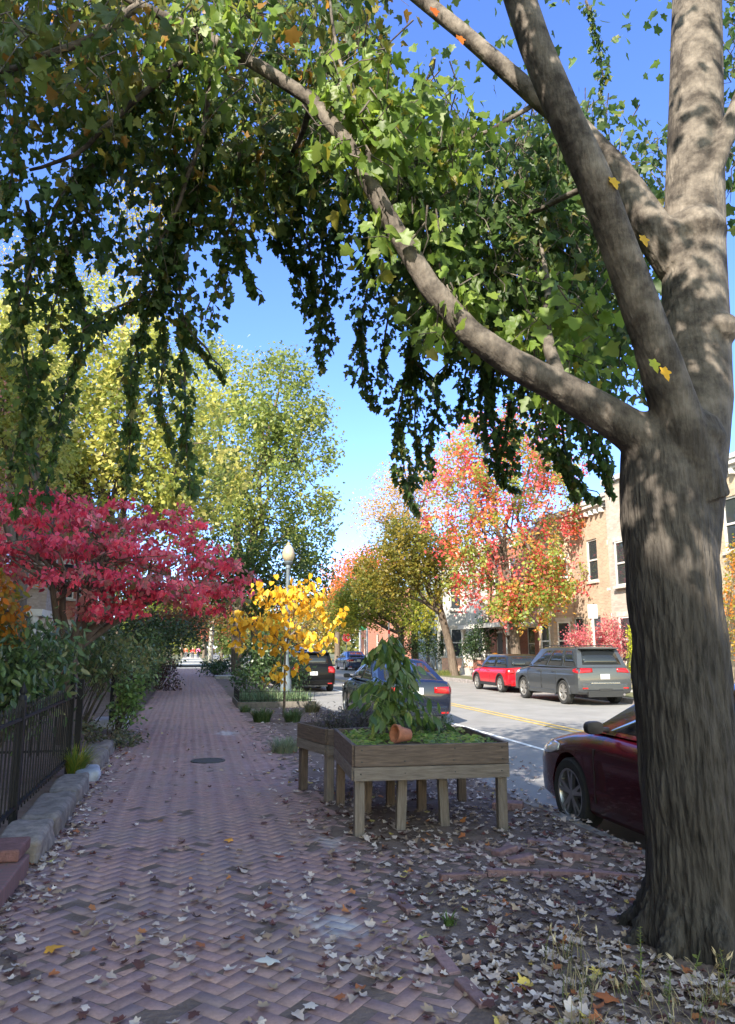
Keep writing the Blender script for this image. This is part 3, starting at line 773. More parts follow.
# leaves near the lit limb, their sunlit brightness put into the colour
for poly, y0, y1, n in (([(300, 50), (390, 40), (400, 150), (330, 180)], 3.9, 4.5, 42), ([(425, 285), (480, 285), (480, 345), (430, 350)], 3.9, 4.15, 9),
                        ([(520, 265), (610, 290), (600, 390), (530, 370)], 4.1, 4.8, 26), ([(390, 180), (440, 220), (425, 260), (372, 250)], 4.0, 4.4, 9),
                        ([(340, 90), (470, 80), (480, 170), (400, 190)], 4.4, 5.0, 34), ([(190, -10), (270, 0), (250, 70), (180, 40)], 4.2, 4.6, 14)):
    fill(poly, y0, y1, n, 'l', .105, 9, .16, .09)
# the rest of the crown, above and behind the view; open along the low sun's way to the limbs
KEY = L1[3:11]; KEY2 = m1[1:5]
clear_lane = lambda p, K: any((lambda d, t: t > .4 and (d+sd*t).length < .30)(p-q, -(p-q).dot(sd)) for q in K)
def sunlane(p):
    for q in KEY:
        d = p-q; t = -d.dot(sd)
        if t > .4 and (d+sd*t).length < .30: return True
    return False
c_ = 0
while c_ < 210:
    a = random.uniform(0, 2*PI); r = math.sqrt(random.random())*4.6
    zz = 6.6+random.random()*4.2*(1-(r/5.2)**2)
    p = Vector((TX+r*math.cos(a)-.3, TY+r*math.sin(a), zz))
    c_ += 1
    if sunlane(p) and random.random() < .8: continue
    for _k in range(14):
        d = Vector((random.gauss(0, .28), random.gauss(0, .28), random.gauss(0, .2)))
        addl(p+d, 'm', .11, (d.x*3, d.y*3, -1))
for qi, q in enumerate(L2[1:8]+L2[1:5]+L2[2:6]+[at(700, y_, 3.7) for y_ in (540, 500, 455, 410, 360, 280, 190, 60)]+[at(655, 500, 3.7), at(670, 465, 3.7)]+L1[1:3]):
    t_ = random.uniform(2.2, 3.2) if qi < 15 else random.uniform(2.9, 4.4)
    while True:                                            # sprays added to shade limbs and trunk, kept above the view
        c0 = q-sd*t_+Vector((random.gauss(0, 1), random.gauss(0, 1), random.gauss(0, 1)))*.1
        v_ = c0-EYE; dz_ = v_.dot(FW)
        if dz_ < .3 or 512-FPX*v_.dot(UP)/dz_ < -230: break
        t_ += .3
    for _j in range(70 if qi < 15 else 26):
        d = Vector((random.gauss(0, .19), random.gauss(0, .19), random.gauss(0, .16))); addl(c0+d, 'x', .13, (d.x*3, d.y*3, -1))
_k = [i for i, p in enumerate(LP) if LC[i] == 'x' or not ((clear_lane(p, KEY) and random.random() < .78) or (clear_lane(p, KEY2) and random.random() < .4))]
LP = [LP[i] for i in _k]; LC = [LC[i] for i in _k]; LS = [LS[i] for i in _k]; LD = [LD[i] for i in _k]
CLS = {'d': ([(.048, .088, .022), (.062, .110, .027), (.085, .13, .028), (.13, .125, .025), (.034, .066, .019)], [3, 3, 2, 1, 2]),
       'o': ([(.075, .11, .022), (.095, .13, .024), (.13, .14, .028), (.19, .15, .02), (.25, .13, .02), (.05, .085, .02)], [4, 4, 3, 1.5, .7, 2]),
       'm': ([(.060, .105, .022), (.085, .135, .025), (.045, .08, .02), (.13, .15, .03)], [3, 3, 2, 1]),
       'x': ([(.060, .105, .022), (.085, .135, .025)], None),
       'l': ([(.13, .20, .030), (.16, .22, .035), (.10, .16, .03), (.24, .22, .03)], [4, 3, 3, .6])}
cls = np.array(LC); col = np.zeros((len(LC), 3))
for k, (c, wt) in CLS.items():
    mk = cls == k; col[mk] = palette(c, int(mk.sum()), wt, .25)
P = np.array([(p[0]-TX, p[1]-TY, p[2]) for p in LP])
nr = RNG.normal(size=P.shape); nr[:, 2] += .5
tsel = RNG.integers(0, 3, len(P)); D_ = np.array(LD, dtype=float); S_ = np.array(LS)*RNG.uniform(.75, 1.2, len(P))
VV = []; FF = []; CC = []; of = 0
for q, T_ in enumerate((MAPLE, MAPLE_B, MAPLE_C)):
    mk = tsel == q; o_ = leaves('crown', P[mk], D_[mk], nr[mk], S_[mk], T_, col[mk], LEAF, big)
    if q == 0: lv = o_
print('near leaves', len(P))
tw = MB()
for a_, b_ in TWIG:
    m_ = a_.lerp(b_, .5)+Vector((random.gauss(0, .02), random.gauss(0, .02), .03)); tw.tube([lo(a_+Vector((random.gauss(0, .08), random.gauss(0, .08), .10))), lo(a_), lo(m_), lo(b_)], [.006, .005, .0035, .002], 4, False)
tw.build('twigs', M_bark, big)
# a few turned leaves
for px, py, Y, c in ((433, 8, 4.5, (.55, .12, .015)), (459, 36, 4.45, (.55, .16, .02)), (663, 368, 3.4, (.75, .42, .02)), (642, 236, 3.75, (.6, .36, .03)), (612, 178, 3.5, (.7, .45, .03)), (652, 360, 3.42, (.35, .4, .03))):
    p = at(px, py, Y); leaves('turned_leaf', np.array([tuple(lo(p))]), np.array([[.3, -.2, -1.]]), np.array([[.2, -1, .3]]), np.array([.085]), MAPLE, np.array([c]), LEAF, big)
# -------- other trees (each with its own trunk, branches and crown)
def px_blob(px, py, Y, rpx, rz=None, ry=None):
    c = at(px, py, Y); r = rpx*Y/740.0*1.03
    return (c.x, c.y, c.z, r, (ry or r), (rz*Y/740.0 if rz else r))
YG = [(.28, .29, .06), (.37, .35, .09), (.18, .21, .05), (.45, .41, .13), (.11, .14, .035)]
# left row, front gardens
b = [px_blob(60, 420, 30, 85, 70), px_blob(150, 400, 30, 75, 70), px_blob(100, 330, 30, 60, 55), px_blob(10, 350, 30, 60, 60), px_blob(190, 460, 30, 65, 60), px_blob(20, 470, 30, 75, 60), px_blob(110, 490, 30, 90, 50)]
tree('shade_tree', 'tall yellow-green tree rising behind the pink tree', (-3.2, 30, 0), .28, 5.0, b, 30000, 40, .36, .23, YG, [3, 3, 2.4, 1.2, 1], DIAM, clump_pure=.85, jit=.15, droop=.5, group='tall trees along the street')
b = [px_blob(30, 300, 42, 35, 40), px_blob(70, 260, 42, 28, 35), px_blob(15, 250, 42, 20, 25), px_blob(150, 200, 42, 45, 40), px_blob(130, 290, 42, 40, 50)]
tree('shade_tree', 'sparse tall pale yellow tree with sky showing through at the left edge', (-5.2, 42, 0), .3, 9.0, b, 5200, 16, .5, .19, [(.30, .26, .03), (.36, .27, .05), (.2, .2, .03)], [3, 2, 2], DIAM, droop=.3, group='tall trees along the street')
b = [px_blob(275, 400, 44, 55, 55), px_blob(240, 440, 44, 55, 55), px_blob(300, 440, 44, 42, 50), px_blob(270, 490, 44, 65, 50), px_blob(235, 520, 44, 60, 45), px_blob(305, 520, 44, 35, 50), px_blob(285, 365, 44, 30, 28), px_blob(205, 380, 46, 45, 50), px_blob(190, 480, 46, 50, 50)]
tree('shade_tree', 'tall feathery green tree in the middle beside the blue sky, behind the lamp post', (2.7, 44, 0), .32, 6.0, b, 25000, 44, .42, .27, [(.16, .20, .05), (.23, .26, .065), (.10, .14, .04), (.32, .32, .10)], [3, 3, 2.4, 1], DIAM, clump_pure=.85, jit=.15, droop=.9, group='tall trees along the street')
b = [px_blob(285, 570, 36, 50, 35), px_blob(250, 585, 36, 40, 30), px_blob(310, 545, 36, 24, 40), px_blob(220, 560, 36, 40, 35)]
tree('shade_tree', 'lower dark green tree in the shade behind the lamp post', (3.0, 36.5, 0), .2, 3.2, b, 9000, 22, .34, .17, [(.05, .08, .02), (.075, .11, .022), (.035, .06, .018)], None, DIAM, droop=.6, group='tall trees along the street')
b = [px_blob(-10, 400, 21, 60, 60), px_blob(30, 350, 21, 40, 50), px_blob(-40, 330, 21, 50, 50), px_blob(20, 450, 21, 50, 40), px_blob(50, 420, 21, 30, 40)]
tree('shade_tree', 'yellow-green garden tree at the left edge behind the drooping branches', (-4.4, 21, 0), .2, 4.0, b, 9000, 34, .25, .16, YG, [3, 3, 2, 1.4, 1], DIAM, clump_pure=.85, droop=.4, group='tall trees along the street')
# pink dogwood-like tree, layered
b = []
for px, py, Y, rx, rz in ((40, 520, 13.5, 70, 10), (120, 515, 14.5, 60, 10), (30, 545, 12.5, 60, 12), (110, 545, 13.5, 75, 11), (180, 560, 14, 55, 11), (215, 580, 14, 42, 14), (150, 590, 13.2, 60, 12),
                         (90, 575, 12.6, 70, 10), (20, 500, 14, 50, 10), (200, 545, 14.5, 30, 9), (110, 605, 12.8, 40, 11), (205, 600, 13.6, 38, 11), (60, 497, 14, 30, 10), (-40, 550, 13, 70, 20), (165, 520, 14.6, 40, 8), (180, 508, 14.6, 14, 6)):
    b.append(px_blob(px, py, Y, rx, rz))
tree('dogwood', 'pink-red layered dogwood spreading over the path above green shrubs', (-1.95, 13.6, 0), .13, 1.75, b, 10500, 18, .10, .105, [(.68, .11, .15), (.56, .06, .10), (.72, .22, .24), (.38, .05, .07), (.38, .17, .14), (.18, .17, .07)], [4, 3, 2, 2.4, 2, .8], OVAL, clump_pure=.8, flat=.42, shell=.15, droop=.10, hang=1.0, nb=14)
# orange leaved small tree at the left edge
b = [px_blob(-10, 590, 9.3, 38, 30), px_blob(8, 610, 9.3, 26, 22), px_blob(-30, 620, 9.3, 40, 30), px_blob(32, 596, 9.5, 14, 10)]
tree('ornamental_tree', 'small orange-brown leaved tree at the left edge above the green shrub', (-2.75, 9.4, 0), .07, 1.4, b, 1000, 14, .10, .10, [(.36, .14, .015), (.30, .16, .02), (.22, .14, .02), (.42, .12, .015), (.15, .13, .02)], [4, 3, 2, 2, 2], OVAL, hang=1, droop=.1)
# yellow sapling
b = [px_blob(290, 600, 18, 36, 12), px_blob(262, 622, 18, 30, 9), px_blob(318, 615, 18, 30, 12), px_blob(248, 638, 18, 18, 7), px_blob(285, 636, 17.8, 34, 9), px_blob(278, 670, 17.6, 18, 8), px_blob(305, 586, 18, 22, 8), px_blob(312, 640, 18, 14, 6), px_blob(266, 592, 18, 14, 7), px_blob(298, 655, 17.9, 14, 6), px_blob(245, 612, 18, 10, 5), px_blob(240, 628, 18, 12, 6)]
tree('sapling', 'young tree with large golden yellow leaves beside the lamp post', (2.22, 18.0, 0), .03, 1.75, b, 700, 5, .13, .165, [(.70, .40, .025), (.62, .33, .02), (.76, .50, .05), (.50, .27, .02), (.48, .38, .06)], [4, 3, 2, 1.5, 1], (ROUND[0]*np.array([.82, 1, 1.3]), ROUND[1]), leaf_mat('yellow_leaf', .35, .5, .3, 1.35), M_bark_far, shell=.1, hang=1.3, nb=8, clump_pure=.4, jit=.2)
# across the street
RED = [(.56, .09, .09), (.58, .20, .09), (.44, .06, .06), (.48, .28, .07), (.17, .23, .05), (.27, .31, .07), (.60, .14, .14)]
b = [px_blob(510, 470, 33, 62, 50), px_blob(470, 500, 33, 42, 40), px_blob(550, 500, 33, 36, 38), px_blob(500, 540, 33, 60, 40), px_blob(540, 570, 33, 36, 34), px_blob(465, 545, 33, 32, 28), px_blob(530, 425, 33, 42, 28), px_blob(480, 435, 33, 40, 28), px_blob(570, 540, 33, 15, 30), px_blob(505, 410, 33, 22, 14), px_blob(578, 575, 32.5, 15, 24), px_blob(470, 580, 33, 26, 20), px_blob(582, 505, 32.5, 14, 22), px_blob(440, 515, 33, 16, 18), px_blob(545, 455, 33, 26, 26), px_blob(452, 455, 33, 26, 24), px_blob(572, 465, 33, 22, 24), px_blob(440, 480, 33, 20, 18)]
tree('street_maple', 'tall red and green maple in front of the tan house across the street', (14.9, 33, 0), .24, 3.6, b, 19500, 40, .27, .19, RED, [3.2, 1.8, 1.6, 1.2, 4.6, 3.8, 3], DIAM, droop=.8, clump_pure=.9, jit=.15, group='street trees on the far kerb')
b = [px_blob(525, 588, 31.8, 30, 18), px_blob(555, 585, 32, 24, 18), px_blob(500, 605, 32, 16, 14), px_blob(530, 612, 32, 22, 12), px_blob(548, 556, 31.6, 20, 16), px_blob(490, 520, 31.4, 14, 12)]
tree('street_maple', 'low green and orange maple boughs below the red tree by the grey house', (15.2, 34.2, 0), .10, 2.2, b, 4600, 30, .2, .18, RED, [1, 1.4, .6, 2.4, 6, 5, .8], DIAM, droop=.5, group='street trees on the far kerb')
OL = [(.17, .15, .025), (.22, .18, .03), (.12, .12, .025), (.26, .20, .04), (.14, .15, .025)]
b = [px_blob(415, 545, 42, 45, 26), px_blob(390, 570, 42, 40, 22), px_blob(440, 575, 42, 32, 20), px_blob(405, 530, 42, 26, 16), px_blob(378, 590, 42, 26, 16), px_blob(432, 555, 42, 34, 20)]
tree('street_tree', 'olive-yellow tree with a bare leaning trunk across the street', (15.3, 42.5, 0), .24, 4.2, b, 13500, 36, .34, .20, OL, None, DIAM, clump_pure=.85, droop=.3, lean=(-1.0, -.3), group='street trees on the far kerb')
b = [px_blob(390, 500, 58, 26, 22), px_blob(405, 480, 58, 28, 18), px_blob(375, 515, 58, 22, 18), px_blob(420, 500, 58, 26, 24), px_blob(440, 470, 58, 26, 26), px_blob(400, 525, 58, 26, 14)]
tree('street_tree', 'tall thin orange-tan tree top behind the olive tree', (17.6, 58, 0), .28, 8, b, 7000, 14, .55, .20, [(.42, .24, .06), (.46, .30, .07), (.34, .24, .05)], None, DIAM, shell=.2, group='street trees on the far kerb')
b = [px_blob(345, 575, 80, 22, 14), px_blob(365, 565, 80, 22, 14), px_blob(338, 592, 80, 14, 12), px_blob(385, 560, 80, 20, 14)]
tree('street_tree', 'distant orange-red tree at the end of the street', (15.5, 80, 0), .3, 4, b, 5200, 20, .6, .30, [(.55, .14, .05), (.50, .20, .05), (.42, .2, .05)], None, DIAM, group='street trees on the far kerb')
b = [px_blob(365, 605, 56, 36, 18), px_blob(400, 605, 56, 34, 20), px_blob(345, 615, 56, 22, 14), px_blob(375, 585, 56, 34, 20), px_blob(420, 618, 52, 26, 16), px_blob(430, 600, 52, 22, 14), px_blob(350, 598, 56, 20, 16)]
tree('street_tree', 'yellow-green spreading tree behind the stop sign', (15.6, 55, 0), .26, 3.0, b, 12500, 34, .4, .24, [(.26, .26, .035), (.20, .22, .03), (.32, .28, .04), (.14, .17, .03), (.32, .22, .05)], [3, 3, 2, 2, 1], DIAM, droop=.4, group='street trees on the far kerb')
b = [px_blob(328, 606, 92, 16, 12), px_blob(342, 598, 92, 16, 12), px_blob(316, 622, 92, 16, 14), px_blob(334, 628, 92, 14, 12), px_blob(352, 612, 92, 14, 14), px_blob(305, 612, 94, 14, 16), px_blob(320, 638, 94, 14, 8)]
tree('street_tree', 'olive and orange tree far up the street behind the yellow sapling', (10.9, 92, 0), .25, 2.6, b, 6000, 30, .5, .34, [(.30, .26, .06), (.38, .22, .06), (.20, .22, .05), (.40, .30, .08)], None, DIAM, group='street trees on the far kerb')
# far end, behind the crossing
for i, (x, y, h, r, c, l) in enumerate(((10.5, 100, 9, 4.5, (.20, .20, .03), 'far yellow-green tree closing the end of the road'), (6.0, 110, 11, 5, (.12, .15, .03), 'far green tree at the end of the road, left of the stop sign'),
        (15, 118, 10, 5, (.36, .14, .05), 'far rust-coloured tree closing the road behind the stop sign'), (22, 96, 10, 5, (.16, .17, .03), 'far olive tree beyond the crossing on the right'),
        (-3.5, 84, 8, 4, (.20, .22, .03), 'far sunlit tree left of the path beyond the crossing'), (-6, 66, 13, 5.5, (.09, .12, .025), 'large green tree at the crossing, left of the path'), (28, 75, 11, 5, (.13, .16, .03), 'green tree at the crossing far on the right'),
        (2.2, 125, 9, 4, (.35, .10, .06), 'far reddish tree over the end of the path'), (-1.5, 150, 9, 5, (.24, .24, .04), 'pale far tree closing the path'))):
    bl = [(x+random.uniform(-.5, .5)*r, y+random.uniform(-.5, .5)*r, h*.45+random.random()*h*.45, r*.6, r*.6, h*.22) for _ in range(7)]
    tree('far_tree', l, (x, y, 0), .25, h*.3, bl, 4200, 20, .55, .34, [c, tuple(v*1.4 for v in c), tuple(v*.65 for v in c)], None, DIAM, droop=.3, nb=4, group='trees beyond the crossing')
b = [px_blob(208, 590, 70, 22, 26), px_blob(228, 605, 70, 22, 18), px_blob(195, 605, 70, 20, 18), px_blob(225, 625, 70, 16, 14)]
tree('street_tree', 'rusty leaved street tree with a sunlit pale trunk beyond the crossing', (2.05, 76, 0), .24, 4.2, b, 3600, 18, .5, .28, [(.22, .09, .04), (.28, .10, .05), (.10, .11, .03), (.15, .12, .03)], None, DIAM, bark=M_bark_pale)
b = [px_blob(160, 640, 27, 38, 14), px_blob(130, 630, 26, 40, 16), px_blob(185, 632, 28, 26, 12), px_blob(110, 640, 25, 30, 14)]
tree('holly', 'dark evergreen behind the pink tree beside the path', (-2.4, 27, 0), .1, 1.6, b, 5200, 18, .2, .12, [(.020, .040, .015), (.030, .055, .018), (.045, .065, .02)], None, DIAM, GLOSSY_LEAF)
b = [px_blob(170, 620, 34, 22, 9), px_blob(190, 622, 35, 18, 9), px_blob(150, 622, 33, 20, 8)]
tree('ornamental_tree', 'dull russet small tree under the pink tree canopy', (-1.9, 34.5, 0), .09, 1.9, b, 2200, 16, .22, .15, [(.17, .07, .05), (.22, .10, .06), (.12, .08, .04)], None, DIAM)

for i, (x, y, h, r, c, l) in enumerate(((-4.5, 104, 7, 3.2, (.26, .26, .05), 'far yellow-green tree left of the distant path, behind the walkers'), (4.2, 104, 6.5, 2.6, (.10, .13, .04), 'far dark green tree right of the distant path'),
        (-3.2, 165, 9, 5, (.18, .2, .05), 'farthest green tree at the left of the distant path'), (3.5, 170, 10, 5, (.16, .18, .05), 'farthest olive tree at the right of the distant path'), (0.5, 215, 12, 7, (.2, .2, .07), 'hazy far tree closing the view down the path'), (-11, 130, 11, 6, (.14, .17, .04), 'far green tree left beyond the walkers'), (11, 150, 13, 6, (.17, .18, .05), 'far olive tree beyond the end of the road'))):
    bl = [(x+random.uniform(-.5, .5)*r, y+random.uniform(-.5, .5)*r, h*.16+random.random()*h*.74, r*.6, r*.6, h*.2) for _ in range(9)]
    tree('far_tree', l, (x, y, 0), .22, h*.2, bl, 3600, 20, .55, .42, [c, tuple(v*1.4 for v in c), tuple(v*.65 for v in c)], None, DIAM, droop=.3, nb=4, group='trees beyond the crossing')
# -------- shrubs and plants
def shrub(name, label, base, blobs, n, per, sig, size, cols, wts=None, tmpl=OVAL, m=None, cat='shrub', group=None, hang=.6, droop=.05, nst=7, **kw):
    root = empty(name, base, 0, label, cat, group); B = Vector(base)
    loc = [(b[0]-B.x, b[1]-B.y, b[2]-B.z, b[3], b[4], b[5]) for b in blobs]
    _, C = crown('foliage', loc, n, per, sig, size, cols, wts, tmpl, m or GLOSSY_LEAF, root, hang=hang, droop=droop, **kw)
    sb = MB()
    for c in C[::max(1, len(C)//(nst*3))]:
        c = Vector(c); s = Vector((c.x*.25+random.uniform(-.08, .08), c.y*.25+random.uniform(-.08, .08), -.05))
        sb.tube(wob(s, c, 3, .03), [.014, .011, .008, .004], 5)
    sb.build('stems', M_stem, root)
    return root
GR = [(.06, .105, .035), (.085, .14, .045), (.11, .165, .055), (.045, .075, .03), (.14, .15, .06)]
b = [px_blob(10, 650, 9.6, 46, 24), px_blob(45, 645, 10.2, 36, 20), px_blob(-5, 680, 9.4, 40, 20), px_blob(30, 678, 9.9, 36, 16), px_blob(-40, 660, 9.3, 50, 30), px_blob(15, 700, 9.7, 34, 16)]
shrub('viburnum', 'large drooping-leaved green shrub behind the iron fence', (-2.7, 9.9, 0), b, 3600, 9, .13, .12, GR, [3, 3, 2, 2, 1], (OVAL[0]*np.array([.72, 1, 1]), OVAL[1]), group='green garden shrubs', hang=1.1, droop=.15, shell=.25)
b = [px_blob(90, 650, 15, 36, 20), px_blob(125, 655, 16, 26, 18), px_blob(80, 668, 15, 24, 12), px_blob(112, 668, 16.5, 20, 10), px_blob(143, 660, 18.5, 12, 12)]
shrub('viburnum', 'bluish green shrub beside the open iron gate', (-2.2, 15.2, 0), b, 2500, 9, .15, .125, [(.10, .16, .06), (.07, .12, .045), (.15, .20, .07), (.17, .18, .07)], None, (OVAL[0]*np.array([.75, 1, 1]), OVAL[1]), group='green garden shrubs', hang=.9, shell=.25, droop=.12)
b = [px_blob(127, 705, 15, 14, 16), px_blob(130, 690, 15, 12, 12)]
shrub('garden_plant', 'fresh light green leafy clump by the stone block', (-1.35, 15.0, 0), b, 700, 10, .09, .10, [(.14, .22, .06), (.10, .18, .05)], None, OVAL, hang=.3)
b = [px_blob(168, 672, 31, 11, 15), px_blob(163, 658, 32, 10, 12), px_blob(172, 685, 30, 8, 9)]
shrub('barberry', 'dark maroon shrub at the left edge of the path', (-1.35, 31, 0), b, 1300, 12, .12, .1, [(.05, .022, .025), (.04, .045, .02), (.07, .03, .025)], None, DIAM)
b = [px_blob(150, 662, 24, 9, 10), px_blob(146, 678, 23, 8, 8), px_blob(152, 645, 25, 10, 10)]
shrub('viburnum', 'pale green shrub further along the garden fence', (-1.85, 22, 0), b, 1500, 12, .14, .11, [(.09, .14, .05), (.06, .10, .035), (.13, .17, .06)], None, OVAL, group='green garden shrubs')
b = [px_blob(88, 730, 12.2, 10, 10), px_blob(112, 738, 12.9, 16, 6), px_blob(130, 740, 13.4, 14, 5)]
shrub('creeping_plant', 'low dull olive creeper spilling over the edging stones', (-1.3, 12.9, 0), b, 900, 8, .07, .06, [(.09, .10, .05), (.13, .12, .06), (.07, .09, .04)], None, OVAL, cat='plant', hang=.1)
# right of the path
b = [px_blob(262, 668, 27, 22, 16), px_blob(275, 655, 27, 22, 16), px_blob(250, 680, 26, 20, 11), px_blob(290, 670, 27.5, 18, 18), px_blob(270, 640, 28, 18, 14), px_blob(247, 655, 28, 12, 12)]
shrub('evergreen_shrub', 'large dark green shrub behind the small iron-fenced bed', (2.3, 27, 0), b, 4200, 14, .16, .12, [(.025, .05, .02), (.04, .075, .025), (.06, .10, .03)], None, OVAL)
b = [px_blob(215, 667, 44, 14, 4), px_blob(225, 663, 45, 10, 5), px_blob(208, 664, 45, 6, 4)]
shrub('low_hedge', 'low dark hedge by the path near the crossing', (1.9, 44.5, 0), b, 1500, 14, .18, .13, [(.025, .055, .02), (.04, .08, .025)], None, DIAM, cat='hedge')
for px0, Y, ln in ((222, 41, 1.3),):
    o = MB().box(-.5, .5, -ln/2, ln/2, -.1, .16).build('planting_kerb', M_conc, bevel=.02); o.location = (1.85, Y, 0); tag(o, 'pale low kerb of the planting bed by the far hedge', 'kerb')

def tuft(name, label, c, n, h, r, cols, cat='grass tuft', lean=.5, wdt=.006, group=None, kind=None, spread=None):
    n = int(n); a = RNG.uniform(0, 2*PI, n); rr = r*np.sqrt(RNG.random(n))*.6
    if spread is None: bx = np.stack([rr*np.cos(a), rr*np.sin(a), np.zeros(n)], 1)
    else: bx = spread
    a2 = RNG.uniform(0, 2*PI, n) if spread is not None else a+RNG.normal(0, .5, n)
    L_ = h*RNG.uniform(.5, 1.15, n); ln = lean*RNG.uniform(.2, 1.3, n)
    d = np.stack([np.cos(a2), np.sin(a2), np.zeros(n)], 1); s = np.stack([-np.sin(a2), np.cos(a2), np.zeros(n)], 1)*wdt
    V = []; 
    for t, wv in ((0, 1), (.4, .9), (.75, .6), (1, .08)):
        c_ = bx + d*(ln*L_*t*t)[:, None] + np.array([0, 0, 1])*(L_*(t-.35*ln*t*t))[:, None]
        V += [c_-s*wv, c_+s*wv]
    V = np.stack(V, 1).reshape(-1, 3); k = np.arange(n)[:, None]*8
    F = np.concatenate([k+np.array([[0, 1, 3, 2]]), k+np.array([[2, 3, 5, 4]]), k+np.array([[4, 5, 7, 6]])], 1).reshape(-1, 4)
    C = np.repeat(palette(cols, n, None, .25), 3, axis=0)
    o = mesh_np(name, V, F, GRASSM, None, C); o.location = c
    return tag(o, label, None if kind else cat, group, kind)
c = gnd(86, 768, .1); tuft('grass_tuft', 'bright yellow-green grass tuft at the end of the iron fence', (-1.32, 10.2, .05), 260, .42, .16, [(.16, .22, .03), (.10, .17, .03), (.28, .26, .04)], lean=.8)
GG = 'grass clumps beside the path'
for px, py, n, h, r, cl, l in ((262, 722, 420, .36, .3, [(.05, .09, .03), (.08, .12, .04)], 'dark green grass clump in front of the small iron fence'),
        (292, 722, 380, .34, .28, [(.09, .13, .05), (.06, .10, .04)], 'green grass clump at the foot of the yellow sapling'),
        (284, 752, 420, .26, .34, [(.20, .24, .16), (.15, .19, .11), (.25, .26, .17)], 'pale greyish grass clump beside the low planter'),
        (312, 712, 320, .3, .3, [(.14, .15, .08), (.20, .17, .10)], 'straw-tinged grass clump behind the low planter'),
        (245, 712, 200, .22, .2, [(.06, .10, .04), (.09, .13, .05)], 'small grass clump at the corner of the small iron fence')):
    p = gnd(px, py); tuft('grass_tuft', l, (p.x, p.y, -.01), n, h, r, cl, lean=.7, group=GG)
# bed with the low fence
bed = empty('fenced_bed', (1.35, 20.8, 0), 0, 'planting bed with a knee-high black iron fence on timber edging', 'planting bed')
MB().box(0, 2.1, -.04, .04, -.05, .16).build('edging_board', mat('edging_wood', (.13, .115, .10), .9, noise=.3, nscale=12), bed)
MB().box(-.04, .04, .045, 2.6, -.05, .16).build('edging_board', mat('edging_wood', (.13, .115, .10), .9, noise=.3, nscale=12), bed)
lf = MB()
for i in range(20): lf.box(.05+i*.105, .058+i*.105, -.006, .006, .16, .46)
for i in range(24): lf.box(-.006, .006, .05+i*.105, .058+i*.105, .16, .46)
for z in (.2, .42):
    lf.box(.0, 2.1, -.0075, .0075, z, z+.014); lf.box(-.0075, .0075, .01, 2.6, z, z+.014)
lf.build('low_fence', M_blackiron, bed)
bb = RNG.uniform(0, 1, (1500, 3))*np.array([1.9, 2.3, 0])+np.array([.1, .1, .02])
t_ = tuft('foliage', None, (0, 0, 0), 1500, .42, 1, [(.10, .15, .08), (.07, .12, .05), (.15, .19, .10)], lean=.7, wdt=.012, spread=bb); t_.parent = bed
for k in ('category',):
    if k in t_: del t_[k]
# dry grass and weeds at the foot of the big tree
gx = []
for _ in range(30):
    cx, cy = random.choice(((random.uniform(1.4, 2.1), random.uniform(3.0, 3.9)), (random.uniform(1.5, 2.5), random.uniform(2.9, 3.5)), (random.uniform(2.3, 3.0), random.uniform(2.8, 3.3))))
    for _ in range(random.randint(8, 26)): gx.append((cx+random.gauss(0, .05), cy+random.gauss(0, .05)))
gx = np.array(gx); sall = np.concatenate([gx, gz(gx[:, 0], gx[:, 1])[:, None]-.005], 1)
tuft('dry_grass', 'straw-coloured dry grass growing round the foot of the big maple', (0, 0, 0), len(sall), .15, 1, [(.30, .23, .13), (.36, .29, .17), (.20, .17, .09), (.12, .14, .05)], kind='stuff', lean=1.1, wdt=.0026, spread=sall)
stk = MB(); hp = []; ha = []
for _ in range(44):
    i = random.randrange(len(gx)); b0 = Vector(sall[i]); a = random.uniform(0, 2*PI); h = random.uniform(.12, .24); l = random.uniform(.02, .11)
    d = Vector((math.cos(a), math.sin(a), 0)); p1 = b0+d*l*.3+Vector((0, 0, h*.6)); p2 = b0+d*l+Vector((0, 0, h))
    stk.cur = random.choice(((.34, .28, .16), (.26, .22, .11), (.2, .2, .08))); stk.tube([b0, p1, p2], [.0016, .0014, .001], 4)
    for q in range(3): hp.append(tuple(p2-Vector((0, 0, .006*q)))); ha.append(tuple((p2-p1).normalized()+d*.3+Vector((random.gauss(0, .12), random.gauss(0, .12), 0))))
so_ = stk.build('grass_seed_stalks', GRASSM, None, col=True); tag(so_, 'thin dry grass stalks with seed heads round the big maple', None, None, 'stuff')
n = len(hp); sh2 = leaves('seed_heads', np.array(hp), np.array(ha), RNG.normal(size=(n, 3)), RNG.uniform(.028, .05, n), (LANCE[0]*np.array([.8, 1, .5]), LANCE[1]), palette([(.36, .29, .17), (.44, .37, .24)], n), DRY, so_)
def weed(label, p, h, nl, ls, cols, tmpl=LANCE, lean=(.02, 0)):
    root = empty('weed', p, 0, label, 'weed')
    top = Vector((lean[0], lean[1], h))
    MB().tube([(0, 0, -.02), top*.5+Vector((.006, 0, 0)), top], [.004, .003, .0015], 5).build('stem', M_greenstem, root)
    t = RNG.uniform(.12, 1, nl); a = RNG.uniform(0, 2*PI, nl)
    P = np.array([tuple(top*float(u)) for u in t]); ax = np.stack([np.cos(a), np.sin(a), .5+0*a], 1)
    leaves('leaves', P, ax, np.stack([0*a, 0*a, 1+0*a], 1)+RNG.normal(0, .2, (nl, 3)), ls*(1.2-t*.7), tmpl, palette(cols, nl), LEAF, root)
    return root
p = gnd(640, 992); weed('tall thin green weed standing in front of the big trunk', (p.x, p.y, float(gz(p.x, p.y))), .27, 46, .035, [(.14, .18, .06), (.2, .22, .06), (.35, .3, .03)])
